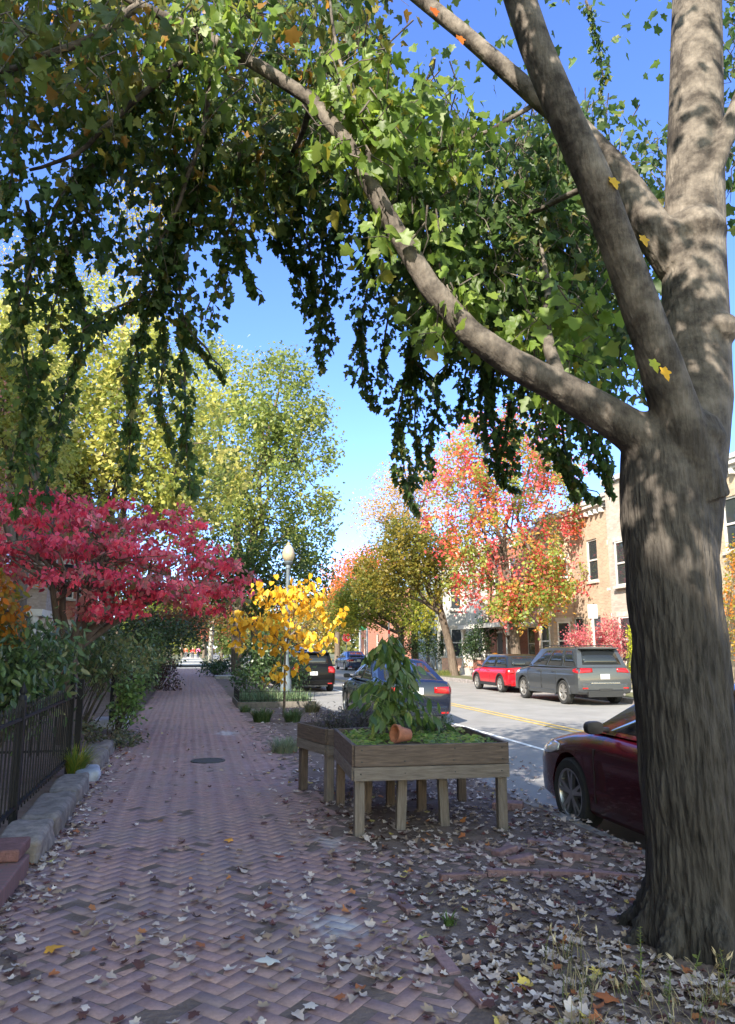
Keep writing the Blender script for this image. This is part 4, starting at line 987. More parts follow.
p = gnd(668, 1008); weed('bushy pale green weed near the foot of the big trunk', (p.x, p.y, float(gz(p.x, p.y))), .16, 60, .03, [(.16, .2, .08), (.22, .24, .1)], lean=(.03, .01))
p = gnd(690, 985); weed('leaning leafy weed on the root of the big trunk', (p.x, p.y, float(gz(p.x, p.y))), .13, 9, .045, [(.2, .24, .06), (.26, .26, .08)], OVAL, (.07, 0))
p = gnd(728, 1000); weed('yellowing weed at the right side of the big trunk', (p.x, p.y, float(gz(p.x, p.y))), .2, 26, .04, [(.22, .22, .06), (.3, .25, .06)], LANCE, (-.02, 0))
p = gnd(450, 925); tuft('grass_tuft', 'tiny green grass sprig among the leaves in the tree pit', (p.x, p.y, 0), 40, .09, .06, [(.13, .2, .05), (.09, .15, .04)], lean=.9, wdt=.004)

# ------------------------------------------------------------------ planters
M_wood = mat('weathered_wood', (.07, .050, .040), .85, col2=(.165, .12, .095), nscale=4.5, bump=.5, bscale=14, stretch=(1.2, 14, 14), rnd=.22)
M_woodl = mat('weathered_wood_pale', (.115, .094, .080), .85, col2=(.225, .188, .162), nscale=4.5, bump=.5, bscale=14, stretch=(1.2, 14, 14), rnd=.15)
def board(name, p, q, h, t, m, parent, roll=0):
    """board from p to q (its bottom edge line), h high, t thick"""
    p = Vector(p); q = Vector(q); d = q-p; l = d.length
    b = MB().box(-l/2, l/2, -t/2, t/2, 0, h)
    o = b.build(name, m, parent, bevel=.004); o.location = (p+q)/2
    o.rotation_euler = (roll, -math.asin(d.z/l), math.atan2(d.y, d.x)); return o
def post(p, z0, z1, wd, m, parent, rz=0, ln=(0, 0)):
    b = MB().box(z0, z1, -wd/2, wd/2, -wd/2, wd/2)
    o = b.build('leg', m, parent, bevel=.005); o.location = p; o.rotation_euler = (rz, -PI/2+ln[0], 0); return o
def planter(name, base, rz, sx, sy, zt, hb, label, legs, soilmat, mid=()):
    r = empty(name, base, rz, label, 'planter', 'raised timber planters')
    t = .038
    for (p, q) in (((0, 0, 0), (sx, 0, 0)), ((0, sy, 0), (sx, sy, 0))):
        p = Vector(p); q = Vector(q); o = Vector((0, .0, 0))
        board('side_board', p+Vector((0, 0, zt-hb*.60)), q+Vector((0, 0, zt-hb*.60)), hb*.60, t, M_wood, r)
        board('lower_board', p+Vector((-.006, 0, zt-hb)), q+Vector((.004, 0, zt-hb)), hb*.40-.006, t+.008, M_woodl, r)
    for x in (0, sx):
        s = .02
        board('side_board', (x, s, zt-hb*.60), (x, sy-s, zt-hb*.60), hb*.60, t, M_wood, r)
        board('lower_board', (x, s+.004, zt-hb), (x, sy-s-.004, zt-hb), hb*.40-.006, t+.006, M_woodl, r)
    for (x, y, zz, ln) in legs: post((x, y, 0), -.03, zz, .085, M_woodl if y < .5 else M_wood, r, random.uniform(-.05, .05), (ln, 0))
    MB().box(.02, sx-.02, .02, sy-.02, zt-hb+.012, zt-.07).build('soil', M_soil, r)
    return r
pl1 = planter('raised_planter', (1.44, 6.60, 0), -.07, 1.40, 1.40, .76, .30, 'large square weathered timber planter on legs with low green plants',
        ((.05, .06, .46, 0), (1.35, .06, .46, 0), (.45, .22, .46, .04), (.88, .30, .46, -.04), (.05, 1.34, .46, 0), (1.35, 1.34, .46, 0), (.55, 1.2, .46, 0), (.25, .9, .46, .05), (.82, .95, .46, 0)), None)
pl2 = planter('raised_planter', (1.47, 8.09, 0), .24, 1.25, .85, .745, .27, 'smaller timber planter with purple-grey shrubs behind the large planter',
        ((.05, .06, .47, 0), (1.2, .06, .47, 0), (.05, .79, .47, 0), (1.2, .79, .47, 0)), None)
def W(o, x, y, z): 
    c, s = math.cos(o.rotation_euler.z), math.sin(o.rotation_euler.z)
    return Vector((o.location.x+c*x-s*y, o.location.y+s*x+c*y, z))
sc_ = MB()
for x_ in (.06, .45, .9, 1.34):
    for z_ in (.52, .62, .72): sc_.tube([(x_+random.uniform(-.012, .012), -.0275, z_), (x_, -.018, z_)], .0055, 8)
sc_.build('screws', M_iron, pl1)
# low green cover in the planter
n = 1500; u = RNG.uniform(.04, 1.36, n); v = RNG.uniform(.04, 1.34, n)
keep = (np.sin(u*7+1)+np.cos(v*6+u*3)) > -.8; u = u[keep]; v = v[keep]; n = len(u)
P_ = np.array([tuple(W(pl1, a, b_, .70+random.random()*.05)) for a, b_ in zip(u, v)])
a = RNG.uniform(0, 2*PI, n)
leaves('ground_cover', P_, np.stack([np.cos(a), np.sin(a), RNG.uniform(-.1, .7, n)], 1), np.stack([RNG.normal(0, .4, n), RNG.normal(0, .4, n), np.ones(n)], 1), RNG.uniform(.03, .065, n), ROUND, palette([(.22, .31, .06), (.28, .35, .08), (.15, .23, .05), (.34, .34, .10)], n), LEAF)
tag(bpy.data.objects['ground_cover'], 'low bright green leaf cover filling the large planter', None, None, 'stuff')
# terracotta pot on its side
pot = empty('flower_pot', W(pl1, .50, .42, .80), 0, 'terracotta flower pot lying on its side in the large planter', 'flower pot')
pot.rotation_euler = (0, math.radians(97), math.radians(18))
M_terra = mat('terracotta', (.36, .135, .07), .8, noise=.25, nscale=14, bump=.15, bscale=60)
MB().lathe([(0, .10), (.052, .10), (.055, .095), (.075, -.03), (.062, -.03), (.045, .085), (0, .085)], 28).build('body', M_terra, pot, smooth=50)
MB().lathe([(.064, -.028), (.072, -.07), (.088, -.07), (.084, -.024), (.0755, -.024)], 28).build('rim', M_terra, pot, smooth=50)
# tall drooping plant in the planter
tp = empty('pepper_plant', W(pl1, .42, .95, .68), 0, 'tall plant with drooping long dark green leaves in the large planter', 'plant')
stm = MB(); LPp = []; LA = []
main = [Vector((0, 0, 0)), Vector((.06, .02, .25)), Vector((.10, .03, .55)), Vector((.06, .0, .85)), Vector((0, 0, 1.0))]
stm.tube(main, [.014, .012, .010, .007, .003], 6)
for i in range(50):
    t = .10+.90*random.random(); k = t*4; i0 = min(3, int(k)); s = main[i0].lerp(main[i0+1], k-i0)
    aa = random.uniform(0, 2*PI); ln = random.uniform(.12, .42)*(1.25-t*.75); 
    if random.random() < .35: aa = random.gauss(-.1, .4); ln *= 1.35
    mid = s+Vector((math.cos(aa)*ln*.6, math.sin(aa)*ln*.6, .09)); e = s+Vector((math.cos(aa)*ln, math.sin(aa)*ln, .0))
    stm.tube([s, mid, e], [.005, .004, .002], 5)
    for _ in range(9):
        q = random.random(); p = (s.lerp(mid, q*2) if q < .5 else mid.lerp(e, q*2-1))
        LPp.append(p); LA.append((math.cos(aa)*.5+random.gauss(0, .45), math.sin(aa)*.5+random.gauss(0, .45), -.9))
stm.build('stem', M_greenstem, tp, smooth=60)
n = len(LPp); leaves('leaves', np.array([tuple(p) for p in LPp]), np.array(LA), RNG.normal(size=(n, 3))*.5+np.array([0, -.4, .7]), RNG.uniform(.10, .18, n), (OVAL[0]*np.array([.72, 1, 1]), OVAL[1]), palette([(.06, .11, .03), (.085, .145, .035), (.12, .18, .04), (.17, .2, .045)], n, [3, 3, 2, 1]), GLOSSY_LEAF, tp)
b = [(*W(pl2, .35, .4, .80), .32, .24, .10), (*W(pl2, .8, .45, .80), .3, .24, .09)]
shrub('lavender', 'purple-grey twiggy shrub in the smaller planter', tuple(W(pl2, .5, .45, .66)), b, 2600, 14, .05, .055, [(.13, .105, .11), (.10, .085, .085), (.16, .14, .12), (.09, .10, .06)], None, LANCE, LEAF, hang=-.8)
b = [(*W(pl1, 1.0, 1.25, .78), .26, .16, .07), (*W(pl1, .78, 1.3, .76), .2, .12, .07)]
shrub('rosemary', 'grey-green feathery herb at the back of the large planter', tuple(W(pl1, .95, 1.22, .66)), b, 1500, 14, .05, .05, [(.13, .16, .10), (.10, .13, .07), (.17, .19, .11)], None, LANCE, LEAF, hang=-.8)
# ------------------------------------------------------------------ cars
def paint(name, col, metal=.3, rough=.3):
    return mat(name, col, rough, metal, .4, coat=.55)
M_glass = mat('car_glass', (.012, .014, .016), .03, 0, .6)
M_tyre = mat('tyre_rubber', (.018, .018, .018), .85, noise=.2, nscale=30)
M_alloy = mat('alloy', (.42, .42, .43), .28, .9)
M_dirty_alloy = mat('dusty_alloy', (.26, .25, .24), .5, .5)
M_blackp = mat('black_plastic', (.015, .015, .016), .55)
M_chrome = mat('chrome', (.7, .7, .72), .12, 1.0)
M_red_l = mat('tail_lamp_red', (.30, .004, .006), .2, 0, .5, coat=.3)
M_clear = mat('lamp_clear', (.62, .64, .66), .08, .2, .7, coat=1.0)
M_plate = mat('number_plate', (.42, .43, .44), .5)

def wheel(root, x, y, r, wd, side, spokes, alloy, style='multi'):
    """side -1 left, +1 right; outer face towards side"""
    Mx = Matrix.Translation((x, y, r)) @ Matrix.Rotation(side*PI/2, 4, 'Y')
    w_ = MB().lathe([(r*.66, wd*.42), (r*.72, wd*.5), (r*.93, wd*.5), (r, wd*.36), (r, -wd*.36), (r*.93, -wd*.5), (r*.6, -wd*.5)], 36, Mx).build('wheel', M_tyre, root, smooth=45)
    rb = MB()
    rb.lathe([(r*.68, wd*.46), (r*.70, wd*.49), (r*.64, wd*.47), (r*.60, wd*.25), (r*.58, -wd*.3)], 32, Mx)
    hub = r*.12
    rb.lathe([(0, wd*.44), (hub, wd*.43), (hub*1.2, wd*.3), (hub*1.2, 0)], 16, Mx)
    for i in range(spokes):
        a0 = 2*PI*i/spokes
        for da in ((-.11, .11) if style == 'twin' else (0,)):
            w0 = r*.06; w1 = r*(.045 if style == 'twin' else .06)
            c1, s1 = math.cos(a0+da*.4), math.sin(a0+da*.4); c2, s2 = math.cos(a0+da*1.7), math.sin(a0+da*1.7)
            A = Vector((c1*hub*.9, s1*hub*.9, 0)); B = Vector((c2*r*.66, s2*r*.66, 0)); d = (B-A).normalized(); n = Vector((-d.y, d.x, 0))
            vs = []
            for z0, z1 in ((wd*.42, wd*.44), (wd*.25, wd*.27)):
                vs += [A-n*w0+Vector((0, 0, z0)), A+n*w0+Vector((0, 0, z0)), B+n*w1+Vector((0, 0, z1)), B-n*w1+Vector((0, 0, z1))]
            rb.add(vs, [(0, 1, 2, 3), (7, 6, 5, 4), (0, 4, 5, 1), (1, 5, 6, 2), (2, 6, 7, 3), (3, 7, 4, 0)], Mx)
    rb.build('rim', alloy, w_, smooth=40)
    MB().lathe([(0, -wd*.1), (r*.6, -wd*.1)], 24, Mx).build('brake_disc', M_blackp, w_)

def interp(xs, ys, x):
    return float(np.interp(x, xs, ys))

def car(name, label, loc, rz, S, group='cars parked along the street'):
    root = empty(name, loc, rz, label, 'car', group)
    L_, Wd, zb, belt = S['L'], S['W']/2, S['zb'], S['belt']
    body = S['paint']
    # stations from the rear (-) to the front (+): (y, half width factor, z top, z bottom)
    st = S['st']
    ys = [s[0]*L_/2 for s in st]
    yy = sorted(set(list(np.linspace(-L_/2, L_/2, 41))+ys))
    V = []; ring = 0
    for y in yy:
        wf = interp(ys, [s[1] for s in st], y)*Wd; zt = interp(ys, [s[2] for s in st], y); z0 = interp(ys, [s[3] for s in st], y)
        h = zt-z0; r = S.get('crown', .035)
        half = [(0, z0), (wf*.80, z0), (wf*.955, z0+.03), (wf*.985, z0+.10*h), (wf, z0+.36*h), (wf*.992, z0+.52*h), (wf*1.0, z0+.70*h), (wf*.985, z0+.80*h), (wf*.955, z0+.90*h), (wf*.90, z0+.965*h), (wf*.80, z0+h), (wf*.45, z0+h+r*.8), (0, z0+h+r)]
        sec = half+[(-x, z) for x, z in reversed(half[1:-1])]
        ring = len(sec); V += [(x, y, z) for x, z in sec]
    k = len(yy)
    F = [(i*ring+j, i*ring+(j+1) % ring, (i+1)*ring+(j+1) % ring, (i+1)*ring+j) for i in range(k-1) for j in range(ring)]
    F += [tuple(range(ring)), tuple((k-1)*ring+j for j in reversed(range(ring)))]
    b = MB().add(V, F); bo = b.build('body', body, root)
    bm = bmesh.new(); bm.from_mesh(bo.data); bmesh.ops.recalc_face_normals(bm, faces=bm.faces); bm.to_mesh(bo.data); bm.free()
    r = S['r']; wy = (S['wf'], S['wr']); ar = r+S.get('gap', .05)
    cut = MB()
    cutters = []
    for y in wy:
        for sd_ in (-1, 1):
            Mx = Matrix.Translation((sd_*(Wd+.05), y, r)) @ Matrix.Rotation(PI/2, 4, 'Y')
            c = MB().lathe([(0, -.36), (ar, -.36), (ar, .36), (0, .36)], 40, Mx)
            bm = bmesh.new(); me = bpy.data.meshes.new('c'); me.from_pydata([tuple(v) for v in c.v], [], c.f); bm.from_mesh(me)
            bmesh.ops.remove_doubles(bm, verts=bm.verts, dist=1e-5); bmesh.ops.recalc_face_normals(bm, faces=bm.faces); bm.to_mesh(me); bm.free()
            co_ = bpy.data.objects.new('cutter', me); COL.objects.link(co_); co_.parent = root; cutters.append(co_)
            m_ = bo.modifiers.new('b', 'BOOLEAN'); m_.operation = 'DIFFERENCE'; m_.object = co_; m_.solver = 'EXACT'
    bpy.context.view_layer.update()
    bake(bo)
    for c in cutters: bpy.data.objects.remove(c)
    for p in bo.data.polygons: p.use_smooth = True
    bo.data.set_sharp_from_angle(angle=math.radians(32))
    # arch trims
    if S.get('cladding'):
        for y in wy:
            for sd_ in (-1, 1):
                a = MB()
                n = 18; vs = []
                for i in range(n+1):
                    t = PI*(i/n)*1.06-.03*PI
                    for rr, xx in ((ar-.005, .012), (ar+.05, .012), (ar+.05, -.03), (ar-.005, -.03)):
                        vs.append((sd_*(Wd+xx), y+math.cos(t)*rr, r+math.sin(t)*rr))
                a.add(vs, [(i*4+j, i*4+(j+1) % 4, (i+1)*4+(j+1) % 4, (i+1)*4+j) for i in range(n) for j in range(4)])
                a.build('wheel_arch', S['cladding'], root, smooth=40)
        for sd_ in (-1, 1): MB().box(min(sd_*Wd*.9, sd_*(Wd+.006)), max(sd_*Wd*.9, sd_*(Wd+.006)), S['wr']+ar+.05, S['wf']-ar-.05, zb-.01, zb+.12).build('sill', S['cladding'], root, bevel=.01)
    for y, nm in ((S['wf'], 'f'), (S['wr'], 'r')):
        for sd_ in (-1, 1): wheel(root, sd_*(Wd-.115), y, r, .215, sd_, S.get('spokes', 5), S.get('alloy', M_alloy), S.get('spoke', 'twin'))
    # cabin: ring at belt and at roof
    c = S['cab']   # yb_rear, yt_rear, yt_front, yb_front, roof z
    yb0, yt0, yt1, yb1, zr = c
    wb = Wd*.925; wt = Wd*S.get('wt', .74)
    zbl = belt-.015
    def ringpts(t):
        e = t
        y0 = yb0+(yt0-yb0)*e; y1 = yb1+(yt1-yb1)*e; w_ = wb+(wt-wb)*e; z = zbl+(zr-zbl)*e
        bow = .05*(1-.3*t); bz = .0
        pts = []
        for i in range(5):                                   # right side back to front
            u = i/4; pts.append((w_*(1-.0*u)-(0.035*(abs(u-.5)*2)**2), y0+(y1-y0)*u, z-.03*t*(abs(u-.45)*2)**2))
        for i in range(1, 4):                                # front, right to left
            u = i/4; pts.append((w_*(1-2*u)*.97, y1+(bow*2.2)*(1-(2*u-1)**2), z-.03*t+.012*t))
        for i in range(5):
            u = 1-i/4; pts.append((-(w_)+(0.035*(abs(u-.5)*2)**2), y0+(y1-y0)*u, z-.03*t*(abs(u-.45)*2)**2))
        for i in range(1, 4):
            u = i/4; pts.append((-w_*(1-2*u)*.97, y0-(bow)*(1-(2*u-1)**2), z-.03*t+.012*t))
        return [Vector(p) for p in pts]
    R0, R1 = ringpts(0), ringpts(1); n = len(R0)
    inner = [Vector((p.x*.86, (p.y-(yt0+yt1)/2)*.88+(yt0+yt1)/2, zr+.028)) for p in R1]
    inn2 = [Vector((p.x*.5, (p.y-(yt0+yt1)/2)*.6+(yt0+yt1)/2, zr+.045)) for p in R1]
    vs = R0+R1+inner+inn2
    fs = [(q*n+i, q*n+(i+1) % n, (q+1)*n+(i+1) % n, (q+1)*n+i) for q in range(3) for i in range(n)]+[tuple(3*n+i for i in range(n))]
    cb = MB().add(vs, fs).build('roof', S.get('roof', body), root, smooth=35)
    def panel(nm, idx, u0, u1, v0, v1, off=.006, m=M_glass, sub=None):
        """pane over the ruled cabin face between ring indices idx[0]..idx[1]; trapezoid insets u0,u1 may be (bottom, top) pairs"""
        a, bq = idx; N_ = 8; cnt = (bq-a) % n
        def S_(u, v):
            t = u*cnt; i = min(int(t), cnt-1); f = t-i
            p = R0[(a+i) % n].lerp(R0[(a+i+1) % n], f); q = R1[(a+i) % n].lerp(R1[(a+i+1) % n], f); return p.lerp(q, v)
        vs = []; 
        mid_ = S_(.5, .5); nrm = (S_(.6, .5)-S_(.4, .5)).cross(S_(.5, .6)-S_(.5, .4)).normalized()
        cen = Vector((0, (yb0+yb1)/2, (zbl+zr)/2))
        if nrm.dot(mid_-cen) < 0: nrm = -nrm
        for j in range(3):
            v = v0+(v1-v0)*j/2
            for i in range(N_+1):
                ub0, ut0 = u0 if hasattr(u0, '__len__') else (u0, u0); ub1, ut1 = u1 if hasattr(u1, '__len__') else (u1, u1)
                f = j/2; lo_ = ub0+(ut0-ub0)*f; hi_ = ub1+(ut1-ub1)*f
                vs.append(S_(lo_+(hi_-lo_)*i/N_, v)+nrm*off)
        fs = [(j*(N_+1)+i, j*(N_+1)+i+1, (j+1)*(N_+1)+i+1, (j+1)*(N_+1)+i) for j in range(2) for i in range(N_)]
        o = MB().add(vs, fs).build(nm, m, root, smooth=60)
        so_ = o.modifiers.new('s', 'SOLIDIFY'); so_.thickness = .004; so_.offset = 0
        return o
    panel('windscreen', (4, 8), .05, .95, .06, .93)
    panel('rear_window', (12, 16), S.get('rw', (.10, .9))[0], S.get('rw', (.1, .9))[1], S.get('rwv', .10), .90)
    for a, bq, fl in ((0, 4, False), (8, 12, True)):
        for (u0, u1) in S['side']:
            if fl: u0, u1 = (tuple(1-x for x in u1) if hasattr(u1, '__len__') else 1-u1), (tuple(1-x for x in u0) if hasattr(u0, '__len__') else 1-u0)
            panel('side_window', (a, bq), u0, u1, .08, .87)
    # shut lines and handles of the doors
    for sd_ in (-1, 1):
        xo = sd_*(Wd*.995)
        for (y0, y1) in S['doors']:
            for yq in (y0, y1): MB().box(min(xo-sd_*.02, xo+sd_*.006), max(xo-sd_*.02, xo+sd_*.006), yq-.004, yq+.004, zb+.14, belt-.16).build('door_gap', M_blackp, root)
            hx = (xo, xo+sd_*.03)
            MB().box(min(hx), max(hx), y0+.06, y0+.26, belt-.17, belt-.135).build('door_handle', S.get('handle', body), root, bevel=.008)
        # mirror
        my = S['mirror']; mx0 = sd_*(Wd*.93)
        mo = MB()
        mo.tube([(mx0, my, belt+.03), (mx0+sd_*.07, my-.01, belt+.04)], [.028, .022], 8)
        for (yo, sx_, sz_) in ((-.03, .85, .85), (-.02, 1, 1), (.05, .8, .85), (.09, .4, .5)): pass
        pr = [(-.035, .0), (-.03, .9), (.0, 1.0), (.04, .95), (.08, .65), (.10, .2)]
        vs = []; m_n = 14
        for yo, s_ in pr:
            for i in range(m_n):
                a = 2*PI*i/m_n; ca_, sa_ = math.cos(a), math.sin(a)
                vs.append((mx0+sd_*(.14+.09*s_*math.copysign(abs(ca_)**.7, ca_)), my+yo, belt+.055+.06*s_*math.copysign(abs(sa_)**.7, sa_)))
        mo.add(vs, [(q*m_n+i, q*m_n+(i+1) % m_n, (q+1)*m_n+(i+1) % m_n, (q+1)*m_n+i) for q in range(len(pr)-1) for i in range(m_n)])
        mm = mo.build('mirror', S.get('mirrorm', M_blackp), root, smooth=50)
    # lights, plate, bumper
    yr = -L_/2; yf = L_/2
    from mathutils.bvhtree import BVHTree
    bv = BVHTree.FromPolygons([v.co for v in bo.data.vertices], [tuple(p.vertices) for p in bo.data.polygons])
    def lamp(nm, m, sd_, end, xa, za0, za1, zi0, zi1, wrap, zs):
        """lamp lying on the body skin: across the end face from |x|=xa outwards, then wrap metres along the side"""
        rows = []; NV = 4
        xs_ = [xa+(Wd*.93-xa)*t/5 for t in range(6)]
        for ci, xq in enumerate(xs_):
            t = ci/8; col_ = []
            for r_ in range(NV+1):
                z = (zi0+(za0-zi0)*ci/5)+((zi1+(za1-zi1)*ci/5)-(zi0+(za0-zi0)*ci/5))*r_/NV
                h = bv.ray_cast(Vector((sd_*xq, end*(L_/2+.5), z)), Vector((0, -end, 0)), 1.6)
                col_.append(None if h[0] is None else h[0]+h[1]*.007)
            rows.append(col_)
        ylast = np.mean([c.y for c in rows[-1] if c is not None]) if any(c is not None for c in rows[-1]) else end*(L_/2-.2)
        for k_ in range(1, 5):
            yq = ylast-end*wrap*k_/4; col_ = []
            f = k_/4
            for r_ in range(NV+1):
                z = za0+(za1-za0)*(r_/NV); z = z*(1-f*.55)+((za0+za1)/2+zs)*f*.55
                h = bv.ray_cast(Vector((sd_*(Wd+.5), yq, z)), Vector((-sd_, 0, 0)), 1.0)
                col_.append(None if h[0] is None else h[0]+h[1]*.007)
            rows.append(col_)
        vs = []; ix = {}
        for a_, c in enumerate(rows):
            for r_, q in enumerate(c):
                if q is not None: ix[a_, r_] = len(vs); vs.append(q)
        fs = [(ix[a_, r_], ix[a_+1, r_], ix[a_+1, r_+1], ix[a_, r_+1]) for a_ in range(len(rows)-1) for r_ in range(NV) if all(k in ix for k in ((a_, r_), (a_+1, r_), (a_+1, r_+1), (a_, r_+1)))]
        o = MB().add(vs, fs).build(nm, m, root, smooth=60)
        so_ = o.modifiers.new('s', 'SOLIDIFY'); so_.thickness = .012; so_.offset = 0
    for sd_ in (-1, 1):
        x0, x1, z0, z1, dep = S['tail']
        lamp('tail_light', M_red_l, sd_, -1, x0, z0, z1, z0+.03, z1-.005, .10+dep, .02)
        hx0, hx1, hz0, hz1 = S['head']
        lamp('headlight', M_clear, sd_, 1, hx0, hz0+.04, hz1, hz0+.02, hz1-.06, .24, .05)
    pz = S['plate']
    MB().box(-.155, .155, yr-.022+S.get('pin', 0), yr+.03+S.get('pin', 0), pz, pz+.155).build('number_plate', M_plate, root, bevel=.004)
    bz0, bz1 = S.get('bump', (zb+.02, zb+.24))
    MB().box(-Wd*.80, Wd*.80, yr-.02, yr+.1, bz0, bz1).build('rear_bumper', S.get('bumpm', body), root, bevel=.03)
    MB().box(-Wd*.62, Wd*.62, yr-.026, yr+.06, zb-.04, bz0-.004).build('rear_valance', M_blackp, root, bevel=.012)
    for sd_ in (-1, 1): MB().box(sd_*Wd*.72-.09, sd_*Wd*.72+.09, yr-.03, yr+.02, bz0+.05, bz0+.09).build('reflector', M_red_l, root, bevel=.006)
    MB().box(-Wd*.55, Wd*.55, yf-.08, yf+.012, zb+.06, zb+.22).build('front_grille', M_blackp, root, bevel=.02)
    if S.get('rails'):
        for sd_ in (-1, 1):
            MB().tube([(sd_*wt*.9, yt0+.1, zr+.01), (sd_*wt*.9, yt0+.2, zr+.075), (sd_*wt*.9, yt1-.2, zr+.075), (sd_*wt*.9, yt1-.1, zr+.01)], .016, 8).build('roof_rail', M_chrome if S['rails'] == 'chrome' else M_blackp, root, smooth=50)
    if S.get('spoiler'):
        MB().box(-wt*.93, wt*.93, yt0-.17, yt0+.12, zr-.03, zr+.015).build('spoiler', S['spoiler'], root, bevel=.015)
    for e in S.get('extra', ()): e(root)
    return root

def sedan(p, **k):
    S = dict(L=4.85, W=1.84, zb=.20, belt=.98, r=.33, wf=1.42, wr=-1.42, paint=p, cab=(-1.95, -1.05, .25, 1.12, 1.445), wt=.70,
        st=[(-1, .80, .86, .46), (-.985, .88, .95, .34), (-.94, .945, 1.0, .25), (-.85, .98, 1.01, .21), (-.5, 1, .985, .19), (0, 1, .965, .19), (.40, 1, .97, .19), (.52, .998, .955, .19), (.7, .985, .90, .19), (.85, .955, .83, .20), (.94, .90, .745, .21), (.985, .82, .64, .24), (1, .72, .55, .30)],
        side=[((.17, .33), (.50, .50)), ((.53, .525), (.90, .70))], doors=[(.02, 1.05), (-1.02, -.02)], mirror=.74, tail=(.42, .72, .70, .87, .1), head=(.45, .68, .60, .78), plate=.70, rwv=.06)
    S.update(k); return S
# dark red saloon by the big tree
def car_at(px, py, xl, name, label, S, yaw=0, front=False): pass
bur = sedan(paint('burgundy_paint', (.055, .003, .009), .35, .25), alloy=M_alloy, spokes=5, r=.34, wf=1.55, wr=-1.35, mirror=.87, cab=(-1.85, -.95, .38, 1.25, 1.445), head=(.50, .68, .62, .80), handle=M_chrome)
car('red_car', 'dark burgundy saloon parked at the kerb behind the big trunk', (4.61, 5.46, -.15), 0.0, bur)
navy = sedan(paint('navy_paint', (.006, .009, .022), .2, .22), L=4.65, wf=1.38, wr=-1.36)
car('dark_car', 'dark navy saloon parked beyond the planters', (5.08, 18.95, -.15), 0.0, navy)
# suv shapes
def suv(p, **k):
    S = dict(L=4.8, W=1.93, zb=.30, belt=1.16, r=.375, wf=1.45, wr=-1.45, paint=p, cab=(-2.28, -1.98, .45, 1.15, 1.75), wt=.76, gap=.06,
        st=[(-1, .90, .98, .46), (-.99, .95, 1.10, .40), (-.95, .985, 1.15, .34), (-.8, 1, 1.16, .31), (0, 1, 1.145, .30), (.45, 1, 1.14, .30), (.55, .995, 1.12, .30), (.8, .98, 1.05, .30), (.92, .94, .98, .31), (.985, .88, .86, .34), (1, .8, .70, .40)],
        side=[((.04, .10), (.24, .24)), ((.27, .27), (.56, .545)), ((.585, .57), (.92, .75))], doors=[(.05, 1.05), (-1.0, .0)], mirror=.85, tail=(.42, .70, .98, 1.13, .1), head=(.45, .70, .82, .98), plate=.80, rwv=.16, rails='dark', tw=.99, tw2=1.004)
    S.update(k); return S
gp = paint('grey_paint', (.055, .06, .066), .4, .32)
M_greyclad = mat('grey_cladding', (.06, .06, .062), .6)
def jeep_extra(root):
    yr = -2.4
    MB().box(-.50, .50, yr-.027, yr+.02, .66, .70).build('chrome_strip', M_chrome, root, bevel=.004)
    MB().box(-.22, .22, yr-.034, yr+.02, .44, .52).build('tow_hitch', M_blackp, root, bevel=.01)
    MB().tube([(.62, yr-.03, .33), (.62, yr+.3, .35)], .04, 10).build('exhaust_pipe', M_chrome, root)
car('grey_suv', 'dusty grey off-road wagon parked across the street', (12.55, 23.55, -.15), .0, suv(gp, spoiler=gp, bumpm=gp, bump=(.46, .66), cladding=gp, alloy=M_dirty_alloy, spokes=5, extra=(jeep_extra,), side=[((.03, .09), (.25, .25)), ((.28, .28), (.57, .555)), ((.6, .585), (.92, .75))]))
redp = paint('red_paint', (.40, .006, .014), .0, .3)
mini = dict(L=4.0, W=1.78, zb=.25, belt=.98, r=.33, wf=1.24, wr=-1.26, cab=(-1.9, -1.66, .45, .95, 1.46), wt=.78, gap=.05,
        st=[(-1, .86, .80, .42), (-.985, .93, .93, .34), (-.94, .985, .98, .28), (-.8, 1, .985, .25), (0, 1, .97, .25), (.42, 1, .965, .25), (.55, .995, .95, .25), (.8, .985, .88, .25), (.92, .95, .81, .26), (.98, .88, .70, .30), (1, .80, .60, .36)],
        side=[((.04, .09), (.42, .42)), ((.45, .445), (.93, .82))], doors=[(-.2, .95)], mirror=.72, tail=(.56, .72, .72, .92, .02), head=(.50, .68, .62, .80), plate=.60, rwv=.16, tw=.96, tw2=.98, cladding=M_blackp)
car('red_hatchback', 'bright red hatchback with a black roof parked across the street', (13.05, 29.7, -.15), 0, dict(mini, paint=redp, roof=paint('black_roof', (.012, .012, .013), .2, .3), alloy=M_dirty_alloy, spokes=5, mirrorm=M_blackp))
blk = mat('black_paint', (.003, .003, .004), .35, 0, .12, coat=.08)
car('black_hatchback', 'black compact wagon seen from behind beside the yellow sapling', (4.92, 32.4, -.15), 0, dict(mini, L=4.2, W=1.83, wf=1.3, wr=-1.3, belt=1.04, cab=(-2.0, -1.74, .45, .98, 1.56), paint=blk, spoiler=blk, rails='chrome', plate=.66, mirrorm=blk,
    st=[(-1, .88, .86, .44), (-.985, .94, .99, .36), (-.94, .985, 1.04, .30), (-.8, 1, 1.045, .27), (0, 1, 1.03, .27), (.42, 1, 1.025, .27), (.55, .995, 1.0, .27), (.8, .985, .94, .27), (.92, .95, .86, .28), (.98, .88, .75, .32), (1, .80, .64, .38)], tail=(.60, .76, .74, 1.0, .02)))
silver = paint('silver_paint', (.34, .36, .40), .5, .3)
car('silver_suv', 'silver-blue wagon roof showing behind the yellow sapling', (5.0, 38.6, -.15), 0, suv(silver))
car('blue_car', 'dark blue saloon far up the street near the stop sign', (12.9, 60.5, -.15), .04, sedan(paint('blue_paint', (.012, .03, .09), .4, .25)))
